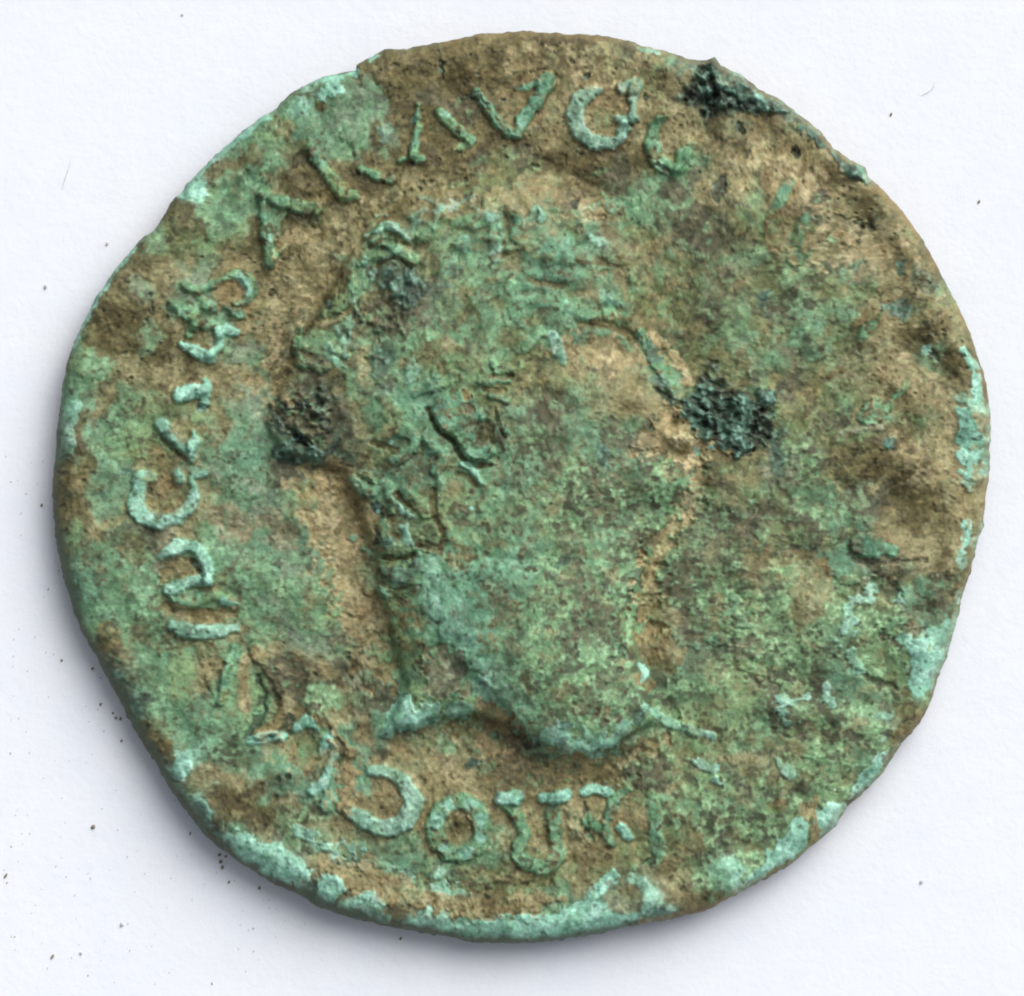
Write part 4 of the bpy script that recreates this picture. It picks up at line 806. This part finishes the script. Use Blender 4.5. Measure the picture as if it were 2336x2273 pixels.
SP = [(205,1893,6,1.3,'round black soil speck on the white paper left of the coin, the darkest one'),(495,1957,4.5,1.2,'upper speck of the cluster just off the lower left rim'),(510,1961,3.5,1.3,'right speck of the cluster just off the lower left rim'),
(498,1973,5,1.2,'middle speck of the cluster just off the lower left rim'),(502,1986,5,1.3,'lowest speck of the cluster just off the lower left rim'),(517,2020,3.5,1.6,'speck below the cluster, on the paper under the lower left rim'),(587,2034,4.5,1.3,'brown speck on the paper under the lower left rim, right of its neighbours'),
(257,1642,4,1.4,'first of three specks in a short row beside the lower left rim'),(250,1631,3,1.4,'upper speck beside the lower left rim, above a short row of three'),(267,1644,4,1.3,'last of three specks in a short row beside the lower left rim'),(222,1611,4,1.4,'single speck beside the lower left rim above the row of three'),
(203,1529,4,1.5,'small brown speck close to the left rim'),(111,2192,4,2.0,'elongated dark speck near the lower left corner of the paper'),(132,1510,4,1.4,'brown speck on the paper left of the rim'),(4,2005,4,2.4,'thin dark sliver at the left edge of the paper, low down'),
(177,2183,5,1.1,'pale grey round speck near the lower left corner'),(272,2117,6,1.1,'largest pale grey speck on the paper below left of the coin'),(86,1153,4,1.5,'brown speck left of the coin at mid height'),(270,1405+290,3.5,1.5,'speck hugging the lower left rim'),
(238,551,5,1.4,'grey speck on the paper outside the upper left rim'),(96,650,6,1.3,'dark grey speck on the paper at the far left, upper half'),(410,25,4,1.3,'small bluish speck near the top edge of the paper, left of centre'),(2040,254,4,1.5,'dark speck on the paper right of the upper right rim'),(2242,455,4,1.6,'dark speck on the paper at the far right, upper half'),(912,2150,4,1.5,'dark speck on the paper just below the bottom rim'),(2110,2020,5,1.6,'faint grey speck on the paper near the lower right corner')]
for n, (x, y, r, e_, lb) in enumerate(SP):
    r = r * .8; vs, fs = grain_geo(r * S, 100 + n, e_, math.radians(60)); me = bpy.data.meshes.new('soil_speck'); me.from_pydata(vs, [], fs)
    me.materials.append(MG if 'grey' in lb or 'bluish' in lb else MS); o = bpy.data.objects.new('soil_speck', me); sc.collection.objects.link(o)
    X_, Y_ = P2(x, y); o.location = (X_, Y_, PAPER_Z + r * S * .55); o['label'] = lb; o['category'] = 'speck'; o['group'] = 'specks of soil and dust on the paper'
rg = np.random.default_rng(12); vs, fs, vg, fg = [], [], [], []
for k in range(300):
    if k < 300: x, y = rg.uniform(0, 700), rg.uniform(1000, 2260)
    elif k < 400: x, y = rg.uniform(1600, 2336), rg.uniform(0, 2270)
    else: x, y = rg.uniform(0, 2336), rg.uniform(0, 2270)
    t_ = math.atan2(y - OC[1], x - OC[0])
    if math.hypot(x - OC[0], y - OC[1]) < float(RAD(np.array([t_]))[0]) + 10: continue
    r = rg.uniform(0.9, 1.9); a_, b_ = grain_geo(r * S, 1000 + k, rg.uniform(1.3, 2.6), math.radians(rg.normal(62, 15))); X_, Y_ = P2(x, y)
    tv, tf = (vs, fs) if rg.random() < .12 else (vg, fg); o0 = len(tv)
    tv += [(p[0] + X_, p[1] + Y_, p[2] * .5 + PAPER_Z + r * S * .2) for p in a_]; tf += [tuple(q + o0 for q in f_) for f_ in b_]
for nm, v_, f_, mt in (('fine_soil_dust', vs, fs, MS), ('fine_grey_dust', vg, fg, MG)):
    me = bpy.data.meshes.new(nm); me.from_pydata(v_, [], f_); me.materials.append(mt); o = bpy.data.objects.new(nm, me); sc.collection.objects.link(o)
    o['kind'] = 'stuff'; o['label'] = 'fine scattered dust lying all over the white paper'; o['category'] = 'dust'
# two stray fibres
def fibre(pts, r, lb, mat):
    cu = smooth_path(pts, 8); vs, fs = [], []
    for i, (x, y) in enumerate(cu):
        d = cu[min(i + 1, len(cu) - 1)] - cu[max(i - 1, 0)]; d = d / np.hypot(*d); X_, Y_ = P2(x, y); rr_ = r * S * (0.4 + 0.6 * math.sin(math.pi * i / (len(cu) - 1)))
        for k in range(5):
            t_ = 2 * math.pi * k / 5; vs.append((X_ - d[1] * rr_ * math.cos(t_), Y_ - d[0] * rr_ * math.cos(t_), PAPER_Z + .002 + rr_ * math.sin(t_)))
    for i in range(len(cu) - 1):
        for k in range(5): fs.append((i * 5 + k, i * 5 + (k + 1) % 5, (i + 1) * 5 + (k + 1) % 5, (i + 1) * 5 + k))
    me = bpy.data.meshes.new('fibre'); me.from_pydata(vs, [], fs); me.materials.append(mat); o = bpy.data.objects.new('fibre', me); sc.collection.objects.link(o)
    o['label'] = lb; o['category'] = 'fibre'
MF = plain('pale_fibre', (.60, .60, .63))
fibre([(2109,211),(2125,203),(2136,193),(2141,180)], 1.1, 'short curled grey fibre on the paper by the upper right corner', MF)
fibre([(132,430),(143,395),(154,360)], .8, 'faint thin fibre on the paper outside the upper left rim', MF)
print("quads", len(quads), "parts", len(made))
